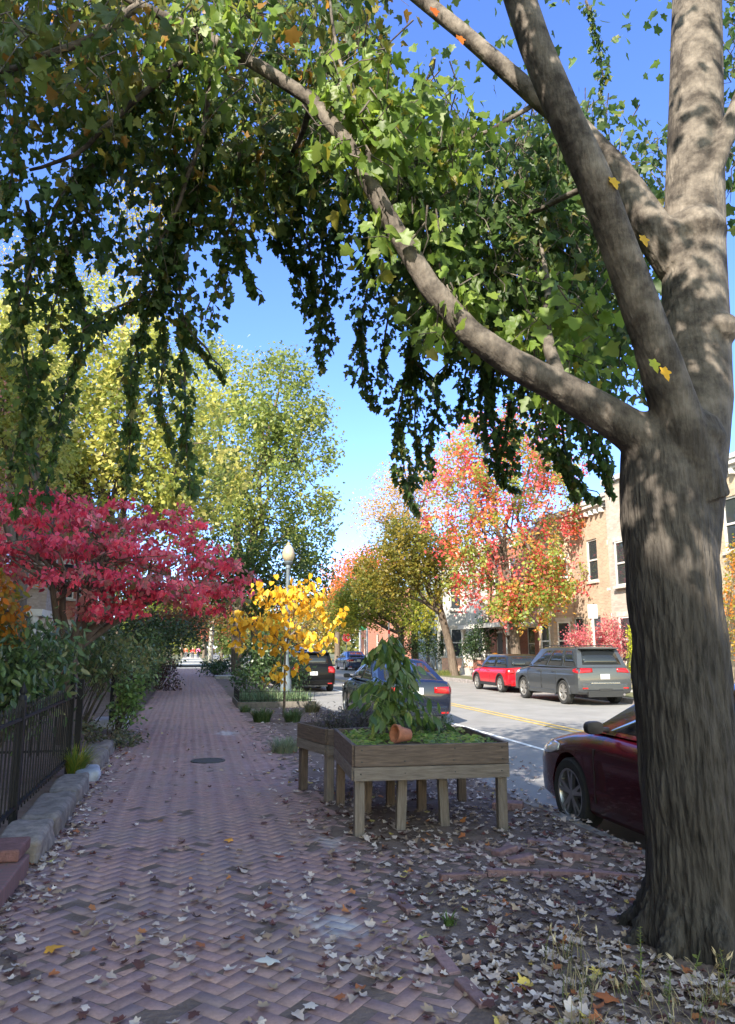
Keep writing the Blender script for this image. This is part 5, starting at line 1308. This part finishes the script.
car('grey_car', 'grey saloon parked beyond the silver wagon up the street', (5.0, 45.2, -.15), 0, sedan(paint('mid_grey_paint', (.12, .12, .13), .4, .3)))
# ------------------------------------------------------------------ houses
M_winf = mat('white_trim', (.55, .53, .50), .6, noise=.1, nscale=6)
M_win = mat('window_glass', (.03, .035, .04), .04, 0, .7)
M_roof = mat('roof_felt', (.10, .10, .10), .9, noise=.2, nscale=3)
M_tan = brick_wall_mat('tan_brick', (.36, .26, .185), (.40, .34, .28))
M_cream = brick_wall_mat('cream_painted_brick', (.36, .305, .265), (.34, .29, .25))
M_redbr = brick_wall_mat('red_brick', (.33, .11, .07), (.36, .28, .24))
M_whitew = mat('white_paint', (.36, .36, .36), .7, noise=.08, nscale=2)
M_yell = brick_wall_mat('buff_brick', (.36, .28, .19), (.36, .31, .26))
M_greyst = mat('stone_trim', (.42, .38, .34), .8, noise=.2, nscale=5)
M_door = mat('door_paint', (.05, .04, .04), .5)

def house(name, label, x, y0, y1, h, m, face=-1, bay=None, wins=(), door=None, porch=None, depth=11.0, cornice=M_winf, group=None, trim=M_winf):
    """row house; its street front lies in the plane x, looking towards face (-1: -x, +1: +x)"""
    f = face
    root = empty(name, (x, (y0+y1)/2, 0), 0, label, 'house', group)
    hw = (y1-y0)/2
    def X(a): return f*a
    def bx(mb, a0, a1, *r): return mb.box(min(f*a0, f*a1), max(f*a0, f*a1), *r)
    # wall with real openings on the front
    flat = [w_ for w_ in wins if w_[0] == 'f']
    ysp = sorted({-hw, hw}|{w_[1]-w_[3]/2 for w_ in flat}|{w_[1]+w_[3]/2 for w_ in flat}|({door[0]-.5, door[0]+.5} if door else set()))
    zsp = sorted({0.0, h}|{w_[2] for w_ in flat}|{w_[2]+w_[4] for w_ in flat}|({.45, 2.65} if door else set()))
    holes = [(w_[1]-w_[3]/2, w_[1]+w_[3]/2, w_[2], w_[2]+w_[4]) for w_ in flat]
    if door: holes.append((door[0]-.5, door[0]+.5, .45, 2.65))
    wb = MB()
    for a, b_ in zip(ysp, ysp[1:]):
        for c, d in zip(zsp, zsp[1:]):
            ym, zm = (a+b_)/2, (c+d)/2
            if any(q[0] < ym < q[1] and q[2] < zm < q[3] for q in holes): continue
            wb.add([(0, a, c), (0, b_, c), (0, b_, d), (0, a, d)], [(0, 1, 2, 3)])
    for q in holes:
        wb.add([(0, q[0], q[2]), (0, q[1], q[2]), (0, q[1], q[3]), (0, q[0], q[3]), (X(-.16), q[0], q[2]), (X(-.16), q[1], q[2]), (X(-.16), q[1], q[3]), (X(-.16), q[0], q[3])],
               [(0, 1, 5, 4), (1, 2, 6, 5), (2, 3, 7, 6), (3, 0, 4, 7)])
    for yv in (-hw+.001, hw-.001): wb.add([(0, yv, 0), (X(-depth), yv, 0), (X(-depth), yv, h), (0, yv, h)], [(0, 1, 2, 3)])
    wb.add([(X(-depth), -hw, 0), (X(-depth), hw, 0), (X(-depth), hw, h), (X(-depth), -hw, h)], [(0, 1, 2, 3)])
    wb.build('wall', m, root)
    bx(MB(), -depth, -.02, -hw+.01, hw-.01, h-.25, h-.15).build('roof', M_roof, root)
    cn = MB(); bx(cn, .003, .16, -hw+.01, hw-.01, h-.42, h-.30); bx(cn, .003, .32, -hw+.01, hw-.01, h-.297, h-.12); bx(cn, -.25, .38, -hw+.01, hw-.01, h-.117, h+.04)
    for i in range(int(hw*2/.45)): bx(cn, .004, .24, -hw+.15+i*.45, -hw+.27+i*.45, h-.62, h-.423)
    cn.build('cornice', cornice, root)
    def window(M, w_, hh, arch=False):
        fr = MB(); t = .07
        for r in ((-w_/2, -w_/2+t, 0, hh), (w_/2-t, w_/2, 0, hh), (-w_/2+t, w_/2-t, 0, t), (-w_/2+t, w_/2-t, hh-t, hh), (-w_/2+t, w_/2-t, hh/2-t/2, hh/2+t/2)): fr.box(-.05, .03, r[0], r[1], r[2], r[3], M)
        o = fr.build('window', trim, root)
        MB().box(-.02, -.01, -w_/2+t, w_/2-t, t, hh-t, M).build('pane', M_win, o)
        MB().box(-.05, .16, -w_/2-.08, w_/2+.08, -.12, -.003, M).build('sill', M_greyst, o)
        MB().box(.0, .05, -w_/2-.1, w_/2+.1, hh+.003, hh+.2, M).build('lintel', M_greyst, o)
    Rf = Matrix.Identity(4) if f > 0 else Matrix.Rotation(PI, 4, 'Z')
    for k, *w_ in wins:
        if k == 'f': window(Matrix.Translation((X(-.08), w_[0], w_[1])) @ Rf, w_[2], w_[3])
    if bay:
        by, bw, bd, bh = bay[:4]
        q = [(0.003, by-bw/2), (bd, by-bw*.28), (bd, by+bw*.28), (0.003, by+bw/2)]
        q = [(f*a, b_) for a, b_ in q]
        MB().prism(q if f > 0 else q[::-1], 0, bh).build('bay', bay[4] if len(bay) > 4 else m, root)
        q2 = [(f*a, b_) for a, b_ in ((.004, by-bw/2-.12), (bd+.14, by-bw*.28-.08), (bd+.14, by+bw*.28+.08), (.004, by+bw/2+.12))]
        MB().prism(q2 if f > 0 else q2[::-1], bh+.002, bh+.22).build('bay_cornice', cornice, root)
        for z in ((1.0, 4.2) if bh > 5 else (1.0,)):
            for a, b_ in zip(q, q[1:]):
                a = Vector((*a, 0)); b_ = Vector((*b_, 0)); d = b_-a
                nrm = Vector((d.y, -d.x, 0)).normalized()
                if nrm.x*f < 0: nrm = -nrm
                c = (a+b_)/2
                window(Matrix.Translation((c.x, c.y, z))@Matrix.Translation(nrm*.03)@Matrix.Rotation(math.atan2(nrm.y, nrm.x), 4, 'Z'), min(.95, d.length*.62), 1.9)
    if door:
        dm = Matrix.Translation((X(-.1), door[0], .45)) @ Rf
        do = MB().box(-.04, .02, -.42, .42, .01, 2.05, dm).build('door', door[1] if len(door) > 1 else M_door, root)
        MB().lathe([(0, .05), (.03, .04), (.03, 0)], 10, dm@Matrix.Translation((.02, .33, 1.0))@Matrix.Rotation(PI/2, 4, 'Y')).build('handle', M_chrome, do)
        fm = MB(); fm.box(-.03, .06, -.5, -.42, .0, 2.2, dm); fm.box(-.03, .06, .42, .5, .0, 2.2, dm); fm.box(-.03, .06, -.42, .42, 2.06, 2.2, dm); fm.build('door_frame', trim, root)
        sp_ = MB()
        for i in range(3): bx(sp_, .004+i*.3 if i else .004, .3+i*.3, door[0]-.7, door[0]+.7, -.1, .44-.15*i)
        sp_.build('steps', M_greyst, root)
    if porch:
        py0, py1, pd = porch
        p_ = bx(MB(), .01, pd, py0, py1, 2.75, 3.0).build('porch', trim, root)
        bx(MB(), .01, pd-.05, py0, py1, -.1, .40).build('porch_floor', M_greyst, root)
        for yv in (py0+.2, (py0+py1)/2, py1-.2):
            MB().lathe([(.17, .41), (.17, .5), (.13, .56), (.115, 2.5), (.16, 2.6), (.17, 2.74)], 14, Matrix.Translation((X(pd-.3), yv, 0))).build('column', trim, root, smooth=40)
        rl = MB(); bx(rl, pd-.33, pd-.27, py0+.3, py1-.3, 1.2, 1.26)
        for i in range(int((py1-py0-.7)/.16)): bx(rl, pd-.315, pd-.285, py0+.35+i*.16, py0+.39+i*.16, .5, 1.2)
        rl.build('railing', trim, root)
    return root
GH = 'row houses across the street'
HX = 18.6
W4 = [('f', -1.3, 5.0, .95, 1.95), ('f', 1.3, 5.0, .95, 1.95), ('f', -1.3, 1.4, .95, 1.95)]
house('row_house', 'buff brick row house seen past the right side of the big trunk', HX, 19.0, 25.6, 8.3, M_yell, -1, None, [('f', -2.0, 5.0, .95, 1.95), ('f', 0, 5.0, .95, 1.95), ('f', 2.0, 5.0, .95, 1.95), ('f', -2.0, 1.4, .95, 1.95)], (2.0,), group=GH)
house('row_house', 'cream painted row house with a rounded bay next to the big trunk', HX, 25.65, 30.4, 8.6, M_cream, -1, (-.1, 3.8, .9, 8.75, M_cream), [], None, group=GH, cornice=M_whitew)
house('row_house', 'tan brick two-storey row house with white trimmed windows', HX, 30.45, 37.2, 8.5, M_tan, -1, (1.6, 3.0, .8, 8.2, M_tan), [('f', -1.9, 4.75, .95, 2.0), ('f', -1.9, 1.1, .95, 2.0), ('f', -.3, 1.1, .9, 2.0)], None, group=GH)
house('row_house', 'red brick row house with a white columned porch', HX, 37.25, 45.0, 8.2, M_redbr, -1, None, [('f', -2.4, 5.0, .95, 1.9), ('f', 0, 5.0, .95, 1.9), ('f', 2.4, 5.0, .95, 1.9), ('f', -2.2, .9, 1.0, 1.9)], (2.2,), (-3.6, 3.6, 2.2), group=GH)
house('row_house', 'white painted house behind the bare leaning trunk', HX-.4, 45.05, 53.0, 8.2, M_whitew, -1, (1.0, 4.0, 1.0, 8.0, M_whitew), [('f', -2.5, 5.0, .95, 1.9), ('f', -2.5, 1.2, .95, 1.9)], None, group=GH)
house('row_house', 'grey-blue house at the far corner of the street', HX, 53.05, 60.5, 8.8, mat('blue_grey_paint', (.30, .36, .44), .7, noise=.1, nscale=2), -1, None, [('f', -2.2, 5.0, .95, 1.9), ('f', 2.2, 5.0, .95, 1.9), ('f', -2.2, 1.2, .95, 1.9)], (1.0,), group=GH)
house('row_house', 'distant red brick house beyond the crossing on the right', 19.5, 76, 86, 8.0, M_redbr, -1, None, [('f', -3, 5.0, 1, 1.9), ('f', 0, 5.0, 1, 1.9), ('f', 3, 5.0, 1, 1.9), ('f', -3, 1.2, 1, 1.9)], (3.0,), group=GH)
GL = 'row houses behind the front gardens'
LX = -7.0
M_lw = [M_redbr, mat('pale_render', (.50, .50, .50), .8, noise=.12, nscale=2), M_redbr, M_cream, M_redbr, M_tan, M_redbr, M_cream, M_redbr]
y = -9.2; i = 2
lab = ['tall red brick row house well behind the photographer', 'pale rendered row house behind the photographer', 'red brick row house just behind the photographer', 'cream row house level with the brick step',
       'red brick row house behind the iron fence', 'tan row house behind the pink tree', 'red brick row house further along the gardens', 'cream row house near the far end of the gardens', 'last red brick row house before the crossing']
while y < 50 and i < 9:
    y1 = y+8.4; hh = (0, 0, 12.7, 12.3, 10.6, 11.4, 12.0, 11.6, 11.6)[i]
    house('row_house', lab[i], LX, y, y1-.04, hh, M_lw[i], 1, (-1.6, 3.6, .9, hh-1.2), [('f', 2.0, z, 1.0, 2.0) for z in (4.4, 7.7)], (2.0,), (.6, 3.6, 1.7) if i in (4, 5, 6) else None, group=GL)
    y = y1; i += 1

# ------------------------------------------------------------------ street furniture
M_post = mat('lamp_post_paint', (.10, .125, .145), .6, .1, noise=.15, nscale=8)
M_globe = mat('globe_glass', (.36, .30, .20), .25, 0, .5, coat=.3)
lp = empty('street_lamp', (3.28, 26.2, 0), 0, 'grey-blue street lamp with an acorn globe above the yellow sapling', 'street lamp')
MB().lathe([(.24, -.05), (.24, .1), (.2, .14), (.19, .5), (.15, .6), (.13, .95), (.10, 1.05), (.088, 1.2), (.085, 2.6), (.068, 4.35), (.09, 4.38), (.09, 4.46), (.075, 4.5)], 16).build('post', M_post, lp, smooth=35)
MB().lathe([(.075, 4.5), (.15, 4.56), (.17, 4.62), (.15, 4.64)], 20).build('globe_collar', M_post, lp, smooth=40)
gl = MB().lathe([(.11, 4.63), (.165, 4.68), (.205, 4.76), (.225, 4.86), (.215, 4.97), (.18, 5.08), (.125, 5.17), (.06, 5.235)], 22).build('globe', M_globe, lp, smooth=60)
MB().lathe([(.075, 5.23), (.08, 5.27), (.04, 5.29), (.045, 5.32), (0, 5.35)], 14).build('finial', M_globe, gl, smooth=60)

M_signred = mat('sign_red', (.60, .012, .02), .5); M_signw = mat('sign_white', (.42, .42, .42), .5); M_galv = mat('galvanised_steel', (.38, .39, .40), .5, .6)
def text(name, s, size, m, parent, M):
    c = bpy.data.curves.new(name, 'FONT'); c.body = s; c.size = size; c.align_x = 'CENTER'; c.align_y = 'CENTER'; c.extrude = .002
    o = bpy.data.objects.new(name, c); COL.objects.link(o)
    bpy.context.view_layer.update()
    me = bpy.data.meshes.new_from_object(o.evaluated_get(bpy.context.evaluated_depsgraph_get())); bpy.data.objects.remove(o)
    o = link_mesh(name, me, m, parent); me.transform(M); return o
p = at(346.5, 637.5, 64); ss = empty('stop_sign', (p.x, p.y, 0), -.2, 'red octagonal STOP sign on a steel post up the street', 'road sign')
MB().box(-.03, .03, -.02, .02, -.2, p.z+.3).build('post', M_galv, ss)
Mf = Matrix.Translation((0, -.035, p.z)) @ Matrix.Rotation(PI/2, 4, 'X')
oc = [(.42*math.cos(PI/8+i*PI/4), .42*math.sin(PI/8+i*PI/4)) for i in range(8)]
rim_ = MB().prism(oc, -.004, .004, Mf).build('border', M_signw, ss)
MB().prism([(x*.93, y*.93) for x, y in oc], .006, .009, Mf).build('plate', M_signred, ss)
text('lettering', 'STOP', .34, M_signw, ss, Mf @ Matrix.Translation((0, -.0, .012)))
p = at(592.5, 611.5, 27.5); ps = empty('parking_sign', (p.x, p.y, 0), -.35, 'blank white parking sign on a post behind the grey wagon', 'road sign')
MB().box(-.035, .035, -.025, .025, -.2, p.z-.2).build('post', mat('sign_post', (.42, .38, .32), .7), ps)
MB().box(-.19, .19, -.045, -.03, p.z-.28, p.z+.28).build('plate', M_signw, ps, bevel=.004)
p = at(367, 629, 66); sp2 = empty('street_name_sign', (p.x, p.y, 0), 0, 'green street name sign on a pale pole by the crossing', 'road sign')
MB().tube([(0, 0, -.2), (0, 0, p.z+.1)], .09, 10).build('post', M_galv, sp2)
MB().box(-.75, -.1, -.02, .02, p.z-.1, p.z+.35).build('plate', mat('sign_green', (.02, .28, .13), .5), sp2)
p = at(360, 640, 68); sp3 = empty('utility_post', (p.x, p.y, 0), 0, 'pale grey post beside the green street name sign', 'post')
MB().tube([(0, 0, -.2), (0, 0, 3.6)], [.12, .10], 10).build('pole', M_galv, sp3); MB().lathe([(.11, 3.6), (.14, 3.65), (.05, 3.8), (0, 3.85)], 10).build('cap', M_galv, sp3)
p = at(389, 640, 52); sp4 = empty('utility_post', (p.x, p.y, 0), 0, 'slim post with red and white bands across the street', 'post')
MB().tube([(0, 0, -.2), (0, 0, 3.4)], .06, 10).build('pole', M_galv, sp4)
for z in (1.4, 2.0, 2.6): MB().lathe([(.064, z), (.072, z), (.072, z+.28), (.064, z+.28)], 12).build('red_band', M_signred, sp4)
# front garden walls and planting across the street
for k, (y0, y1, l) in enumerate(((44, 46.6, 'terracotta low garden wall under the bare leaning trunk'), (46.9, 49, 'terracotta garden wall piece left of the leaning trunk'), (41.2, 43.6, 'terracotta garden wall right of the leaning trunk'))):
    r = empty('garden_wall', (16.9, y0, 0), 0, l, 'wall', 'low garden walls across the street')
    MB().box(-.12, .12, 0, y1-y0, -.1, .95).build('wall_body', brick_wall_mat('salmon_brick', (.55, .28, .18), (.5, .4, .32)), r)
    MB().box(-.17, .17, -.05, y1-y0+.05, .953, 1.05).build('coping', M_greyst, r)
def bl(px, py, Y, r, rz): return px_blob(px, py, Y, r, rz)
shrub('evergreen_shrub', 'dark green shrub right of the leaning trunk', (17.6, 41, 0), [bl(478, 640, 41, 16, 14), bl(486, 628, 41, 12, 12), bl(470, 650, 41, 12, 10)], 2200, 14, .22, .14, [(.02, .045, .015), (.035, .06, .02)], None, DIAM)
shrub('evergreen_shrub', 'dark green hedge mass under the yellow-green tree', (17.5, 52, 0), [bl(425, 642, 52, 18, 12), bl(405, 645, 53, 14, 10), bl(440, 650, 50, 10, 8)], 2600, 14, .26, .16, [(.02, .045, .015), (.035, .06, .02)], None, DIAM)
shrub('burning_bush', 'pinkish red bush behind the grey wagon', (16.9, 28.5, 0), [bl(590, 640, 29, 22, 14), bl(610, 632, 28.5, 18, 16), bl(575, 640, 29.5, 14, 10), bl(600, 650, 28.5, 24, 10), bl(622, 645, 28, 12, 16)], 4600, 16, .16, .10, [(.42, .09, .12), (.50, .16, .18), (.34, .07, .09), (.36, .18, .14)], None, DIAM, LEAF)
shrub('conifer', 'bright yellow-green conifer at the left edge of the big trunk', (16.3, 26.2, 0), [bl(631, 655, 26.2, 4, 16), bl(631, 635, 26.2, 3, 12), bl(632, 672, 26.2, 5, 10)], 1500, 12, .06, .08, [(.34, .36, .03), (.42, .42, .05), (.25, .3, .03)], None, DIAM, LEAF, hang=-.8)
shrub('flowering_shrub', 'orange-leaved shrub at the right side of the big trunk', (16.8, 22, 0), [bl(733, 600, 22, 14, 30), bl(740, 560, 22, 14, 26), bl(732, 640, 22, 14, 18)], 1600, 14, .16, .12, [(.5, .18, .04), (.42, .26, .05), (.2, .22, .04)], None, DIAM, LEAF)
tuft('grass_tuft', 'strip of tall grass at the foot of the garden wall across the street', (15.1, 43, 0), 500, .35, 1.2, [(.13, .18, .05), (.2, .2, .06)], lean=.5, wdt=.012)
# orange pumpkin on the porch wall
pk = empty('pumpkin', (16.3, 38.6, 1.06), 0, 'small orange pumpkin on the porch of the red brick house', 'pumpkin')
vs = []; n = 20
for t in range(9):
    a = -PI/2+PI*t/8
    for j in range(n):
        b_ = 2*PI*j/n; r = .2*math.cos(a)*(1-.08*abs(math.cos(b_*4))); vs.append((r*math.cos(b_), r*math.sin(b_), .15+.15*math.sin(a)))
MB().add(vs, [(i*n+j, i*n+(j+1) % n, (i+1)*n+(j+1) % n, (i+1)*n+j) for i in range(8) for j in range(n)]).build('flesh', mat('pumpkin_orange', (.75, .26, .02), .5), pk, smooth=60)
MB().tube([(0, 0, .28), (.02, 0, .38)], [.03, .02], 6).build('stalk', M_stem, pk)
wl = empty('porch_wall', (16.3, 38.6, 0), 0, 'low red brick wall in front of the columned porch', 'wall')
MB().box(-.14, .14, -1.6, 3.0, -.1, .95).build('wall_body', M_redbr, wl); MB().box(-.2, .2, -1.65, 3.05, .953, 1.055).build('coping', M_greyst, wl)

# far trees that read as one mass behind the crossing
bl = [(x_, 225+random.uniform(-12, 12), random.uniform(4, 12), random.uniform(6, 9), 5, random.uniform(4, 6)) for x_ in np.arange(-90, 150, 6.0)]+[(x_, 205, 2.2, 6, 3, 2.4) for x_ in np.arange(-90, 150, 6.0)]
o, _ = crown('far_woods', bl, 30000, 30, 1.1, 1.55, [(.13, .15, .05), (.19, .18, .06), (.09, .11, .04), (.28, .18, .06), (.24, .23, .07)], None, DIAM, LEAF, None, clump_pure=.8)
tag(o, 'far mass of autumn trees closing the end of the street', None, None, 'stuff')
# -------- two walkers far away on the path
def person(loc, rz, top, legs, label, step):
    root = empty('person', loc, rz, label, 'person', 'walkers far down the path')
    J = {'pel': (0, 0, .95, .13), 'wai': (0, 0, 1.12, .125), 'che': (0, .01, 1.32, .155), 'nec': (0, .02, 1.50, .06), 'hea': (0, .03, 1.60, .09), 'hd2': (0, .03, 1.70, .085)}
    E_ = [('pel', 'wai'), ('wai', 'che'), ('che', 'nec'), ('nec', 'hea'), ('hea', 'hd2')]
    for s, nm in ((-1, 'l'), (1, 'r')):
        J.update({'h'+nm: (s*.10, 0, .88, .095), 'k'+nm: (s*.11, s*step*.5+.03, .48, .065), 'a'+nm: (s*.11, s*step, .08, .045), 't'+nm: (s*.12, s*step+.14, .04, .035),
                  's'+nm: (s*.19, .0, 1.42, .06), 'e'+nm: (s*.25, -s*step*.4, 1.14, .045), 'w'+nm: (s*.24, -s*step*.6+.1, .92, .035), 'f'+nm: (s*.24, -s*step*.6+.13, .83, .03)})
        E_ += [('pel', 'h'+nm), ('h'+nm, 'k'+nm), ('k'+nm, 'a'+nm), ('a'+nm, 't'+nm), ('che', 's'+nm), ('s'+nm, 'e'+nm), ('e'+nm, 'w'+nm), ('w'+nm, 'f'+nm)]
    def skin(keys, edges, grow, nm, m, parent):
        ix = {k: i for i, k in enumerate(keys)}
        me = bpy.data.meshes.new(nm); me.from_pydata([J[k][:3] for k in keys], [(ix[a], ix[b]) for a, b in edges], [])
        o = link_mesh(nm, me, m, parent); o.modifiers.new('k', 'SKIN'); o.modifiers.new('s', 'SUBSURF').levels = 1; o.modifiers['s'].render_levels = 1
        for k in keys: me.skin_vertices[0].data[ix[k]].radius = (J[k][3]+grow,)*2
        me.skin_vertices[0].data[0].use_root = True
        return o
    keys = list(J); body = skin(keys, E_, 0, 'body', mat('skin', (.45, .28, .2), .6), root)
    up = ['pel', 'wai', 'che', 'sl', 'sr', 'el', 'er', 'wl', 'wr']; skin(up, [e for e in E_ if e[0] in up and e[1] in up], .02, 'jacket', top, root)
    lw = ['pel', 'hl', 'hr', 'kl', 'kr', 'al', 'ar']; skin(lw, [e for e in E_ if e[0] in lw and e[1] in lw], .018, 'trousers', legs, root)
    MB().lathe([(0, 1.80), (.06, 1.79), (.105, 1.72), (.108, 1.63), (.09, 1.58)], 12, Matrix.Translation((0, .0, .0))).build('hair', M_stem, root, smooth=60)
    return root
person((.42, 118, .01), PI, mat('red_jacket', (.6, .02, .03), .8), mat('dark_trousers', (.03, .03, .05), .8), 'walker in a red top on the far path', .2)
person((-.62, 119, .01), PI, mat('orange_jacket', (.65, .12, .06), .8), mat('grey_trousers', (.08, .08, .1), .8), 'walker in an orange-red top on the far path', -.18)
person((1.25, 119.5, .01), PI, mat('pink_jacket', (.7, .12, .3), .8), mat('navy_trousers', (.02, .02, .06), .8), 'walker in a pink top on the far path', .16)

# ------------------------------------------------------------------ fallen leaves
FALL = {'pale': [(.44, .35, .315), (.52, .42, .375), (.38, .30, .27), (.57, .48, .43)], 'tan': [(.30, .21, .15), (.36, .26, .18), (.26, .19, .15)],
        'dark': [(.10, .045, .04), (.14, .055, .05), (.08, .05, .045)], 'rust': [(.34, .12, .05), (.40, .16, .06)], 'yellow': [(.55, .40, .10), (.5, .44, .16)]}
def density(x, y):
    """relative number of leaves at a place on the ground"""
    d = .0
    if -1.15 < x < 1.45 and y < 16: d = .042 + 1.2*math.exp(-((x+1.02)/.20)**2) + .28*math.exp(-((y-4.9)/.8)**2)*(x > -.6)*(x < .9) + .30*math.exp(-((x-1.3)/.35)**2)*(y > 4)
    if -1.1 < x < 1.4 and y > 8: d *= .75
    if x >= 1.36 and y < 5.2: d = 1.12*(1+.9*float(fbm(x*2.5, y*2.5)))
    if x >= 1.4 and 5.2 <= y < 6.4: d = .7
    if x >= 1.45 and 6.4 <= y < 9.5: d = .8
    if x >= 1.5 and y >= 9.5: d = .35
    if x > 3.66: d = .28 if y > 7.8 else .0
    if x < -1.1: d = 0.5 if (x > -1.25 and y < 6.3) else 0
    if abs(y-4.3) < .3 and .0 < x < .8: d *= 1.6
    if 3.7 < y < 4.4 and .7 < x < 1.3: d += .45
    return d
fl = []
while len(fl) < 7600:
    y = 2.7+(random.random()**2.0)*18; x = random.uniform(-1.22, 5.2)
    if random.random()*1.4 > density(x, y): continue
    if (x-TX)**2+(y-TY)**2 < .16: continue
    k = random.choices(['pale', 'tan', 'dark', 'rust', 'yellow'], [5.6, 2.6, 1.7, .4, .2])[0]
    px_ = (x*RT.x+y*RT.y); dep = x*FW.x+y*FW.y-1.6*FW.z
    fl.append((dep, x, y, k, random.uniform(.03, .068), abs(px_/dep) < .52))
fl.sort()
near = [f for f in fl if f[5] and f[0] > 2.9][:296]; ns = set(id(f) for f in near); rest = [f for f in fl if id(f) not in ns]
def fz(x, y):
    return (float(gz(x, y)) if x < 3.66 else -.15)+.007
def curl_leaf(seed):
    V, F = MAPLE; V = V.copy(); r = np.random.default_rng(seed)
    V[:, 1] -= .4; a, b_, c = r.uniform(-.3, .9), r.uniform(-.5, .7), r.uniform(-.35, .35)
    V[:, 2] = a*(V[:, 0]**2)*1.6+b_*V[:, 1]**2+c*V[:, 0]*V[:, 1]+r.normal(0, .025, len(V)); V[:, 2] -= V[:, 2].min()*.85
    V[:, 0] *= r.uniform(.8, 1.1); return V, F
TM = [curl_leaf(s) for s in range(10)]
proto = {}
for k, cs in FALL.items():
    for i, (V, F) in enumerate(TM[:8]):
        c = np.array(cs[i % len(cs)])*RNG.uniform(.9, 1.1)
        me = bpy.data.meshes.new('fallen_leaf'); me.from_pydata(V.tolist(), [], F.tolist())
        a = me.attributes.new('Col', 'FLOAT_COLOR', 'CORNER'); a.data.foreach_set('color', np.tile(np.append(c, 1), len(F)*3).astype(np.float32))
        me.materials.append(DRY); proto[k, i] = me
WORD = {'pale': 'pale greyish fallen maple leaf', 'tan': 'tan fallen maple leaf', 'dark': 'dark reddish brown fallen leaf', 'rust': 'rust-orange fallen leaf', 'yellow': 'yellow fallen maple leaf'}
for dep, x, y, k, s, _ in near:
    o = bpy.data.objects.new('fallen_leaf', proto[k, random.randrange(8)]); COL.objects.link(o)
    o.location = (x, y, fz(x, y)); o.scale = (s, s, s*random.uniform(.7, 1.2)); o.rotation_euler = (random.gauss(0, .26), random.gauss(0, .26), random.uniform(0, 2*PI))
    wh = ('on the bare earth of the tree pit', 'pit') if x > 1.36 and y < 5.2 else ('along the edge of the brick path below the step', 'edge') if x < -.75 else ('on the brick path', 'path')
    tag(o, WORD[k]+' lying '+wh[0], 'leaf', k+' leaves on the '+wh[1])
for px, py, s, c, l in ((229, 842, .085, (.62, .28, .05), 'bright orange-yellow leaf alone in the middle of the brick path'), (54, 952, .10, (.60, .30, .05), 'orange and yellow star-shaped leaf near the left edge of the path'),
                     (268, 965, .125, (.60, .58, .52), 'largest whitish star-shaped leaf on the near brick path'), (607, 1004, .12, (.38, .12, .04), 'large rust-brown leaf at the foot of the big trunk'), (280, 859, .07, (.36, .09, .05), 'small red-orange leaf beside the pale stain on the bricks')):
    p = gnd(px, py); V, F = TM[3]
    o = mesh_np('fallen_leaf', V*s, F, DRY, None, np.tile(np.array(c), (len(F), 1))); o.location = (p.x, p.y, fz(p.x, p.y)+.008); o.rotation_euler = (.1, .05, random.uniform(0, 6)); tag(o, l, 'leaf')
n = len(rest)
P_ = np.array([(f[1], f[2], fz(f[1], f[2])+random.random()*.01) for f in rest]); S_ = np.array([f[4] for f in rest]); C_ = np.array([random.choice(FALL[f[3]]) for f in rest])*RNG.uniform(.85, 1.15, (n, 1))
Vs = []; Fs = []; Cs = []; off = 0
for t in range(10):
    ix = np.arange(t, n, 10); V, F = TM[t]; a = RNG.uniform(0, 2*PI, len(ix)); tl = RNG.normal(0, .2, (len(ix), 2))
    ca_, sa_ = np.cos(a)[:, None], np.sin(a)[:, None]
    X = (V[None, :, 0]*ca_-V[None, :, 1]*sa_); Y = (V[None, :, 0]*sa_+V[None, :, 1]*ca_); Z = V[None, :, 2]+X*tl[:, :1]+Y*tl[:, 1:]
    Q = np.stack([X, Y, Z], -1)*S_[ix][:, None, None]+P_[ix][:, None, :]
    Vs.append(Q.reshape(-1, 3)); Fs.append((F[None]+(np.arange(len(ix))*len(V))[:, None, None]).reshape(-1, 3)+off); off += len(ix)*len(V); Cs.append(np.repeat(C_[ix], len(F), 0))
o = mesh_np('leaf_litter', np.concatenate(Vs), np.concatenate(Fs), DRY, None, np.concatenate(Cs)); tag(o, 'scatter of smaller fallen leaves over path, tree pit and gutter', None, None, 'stuff')
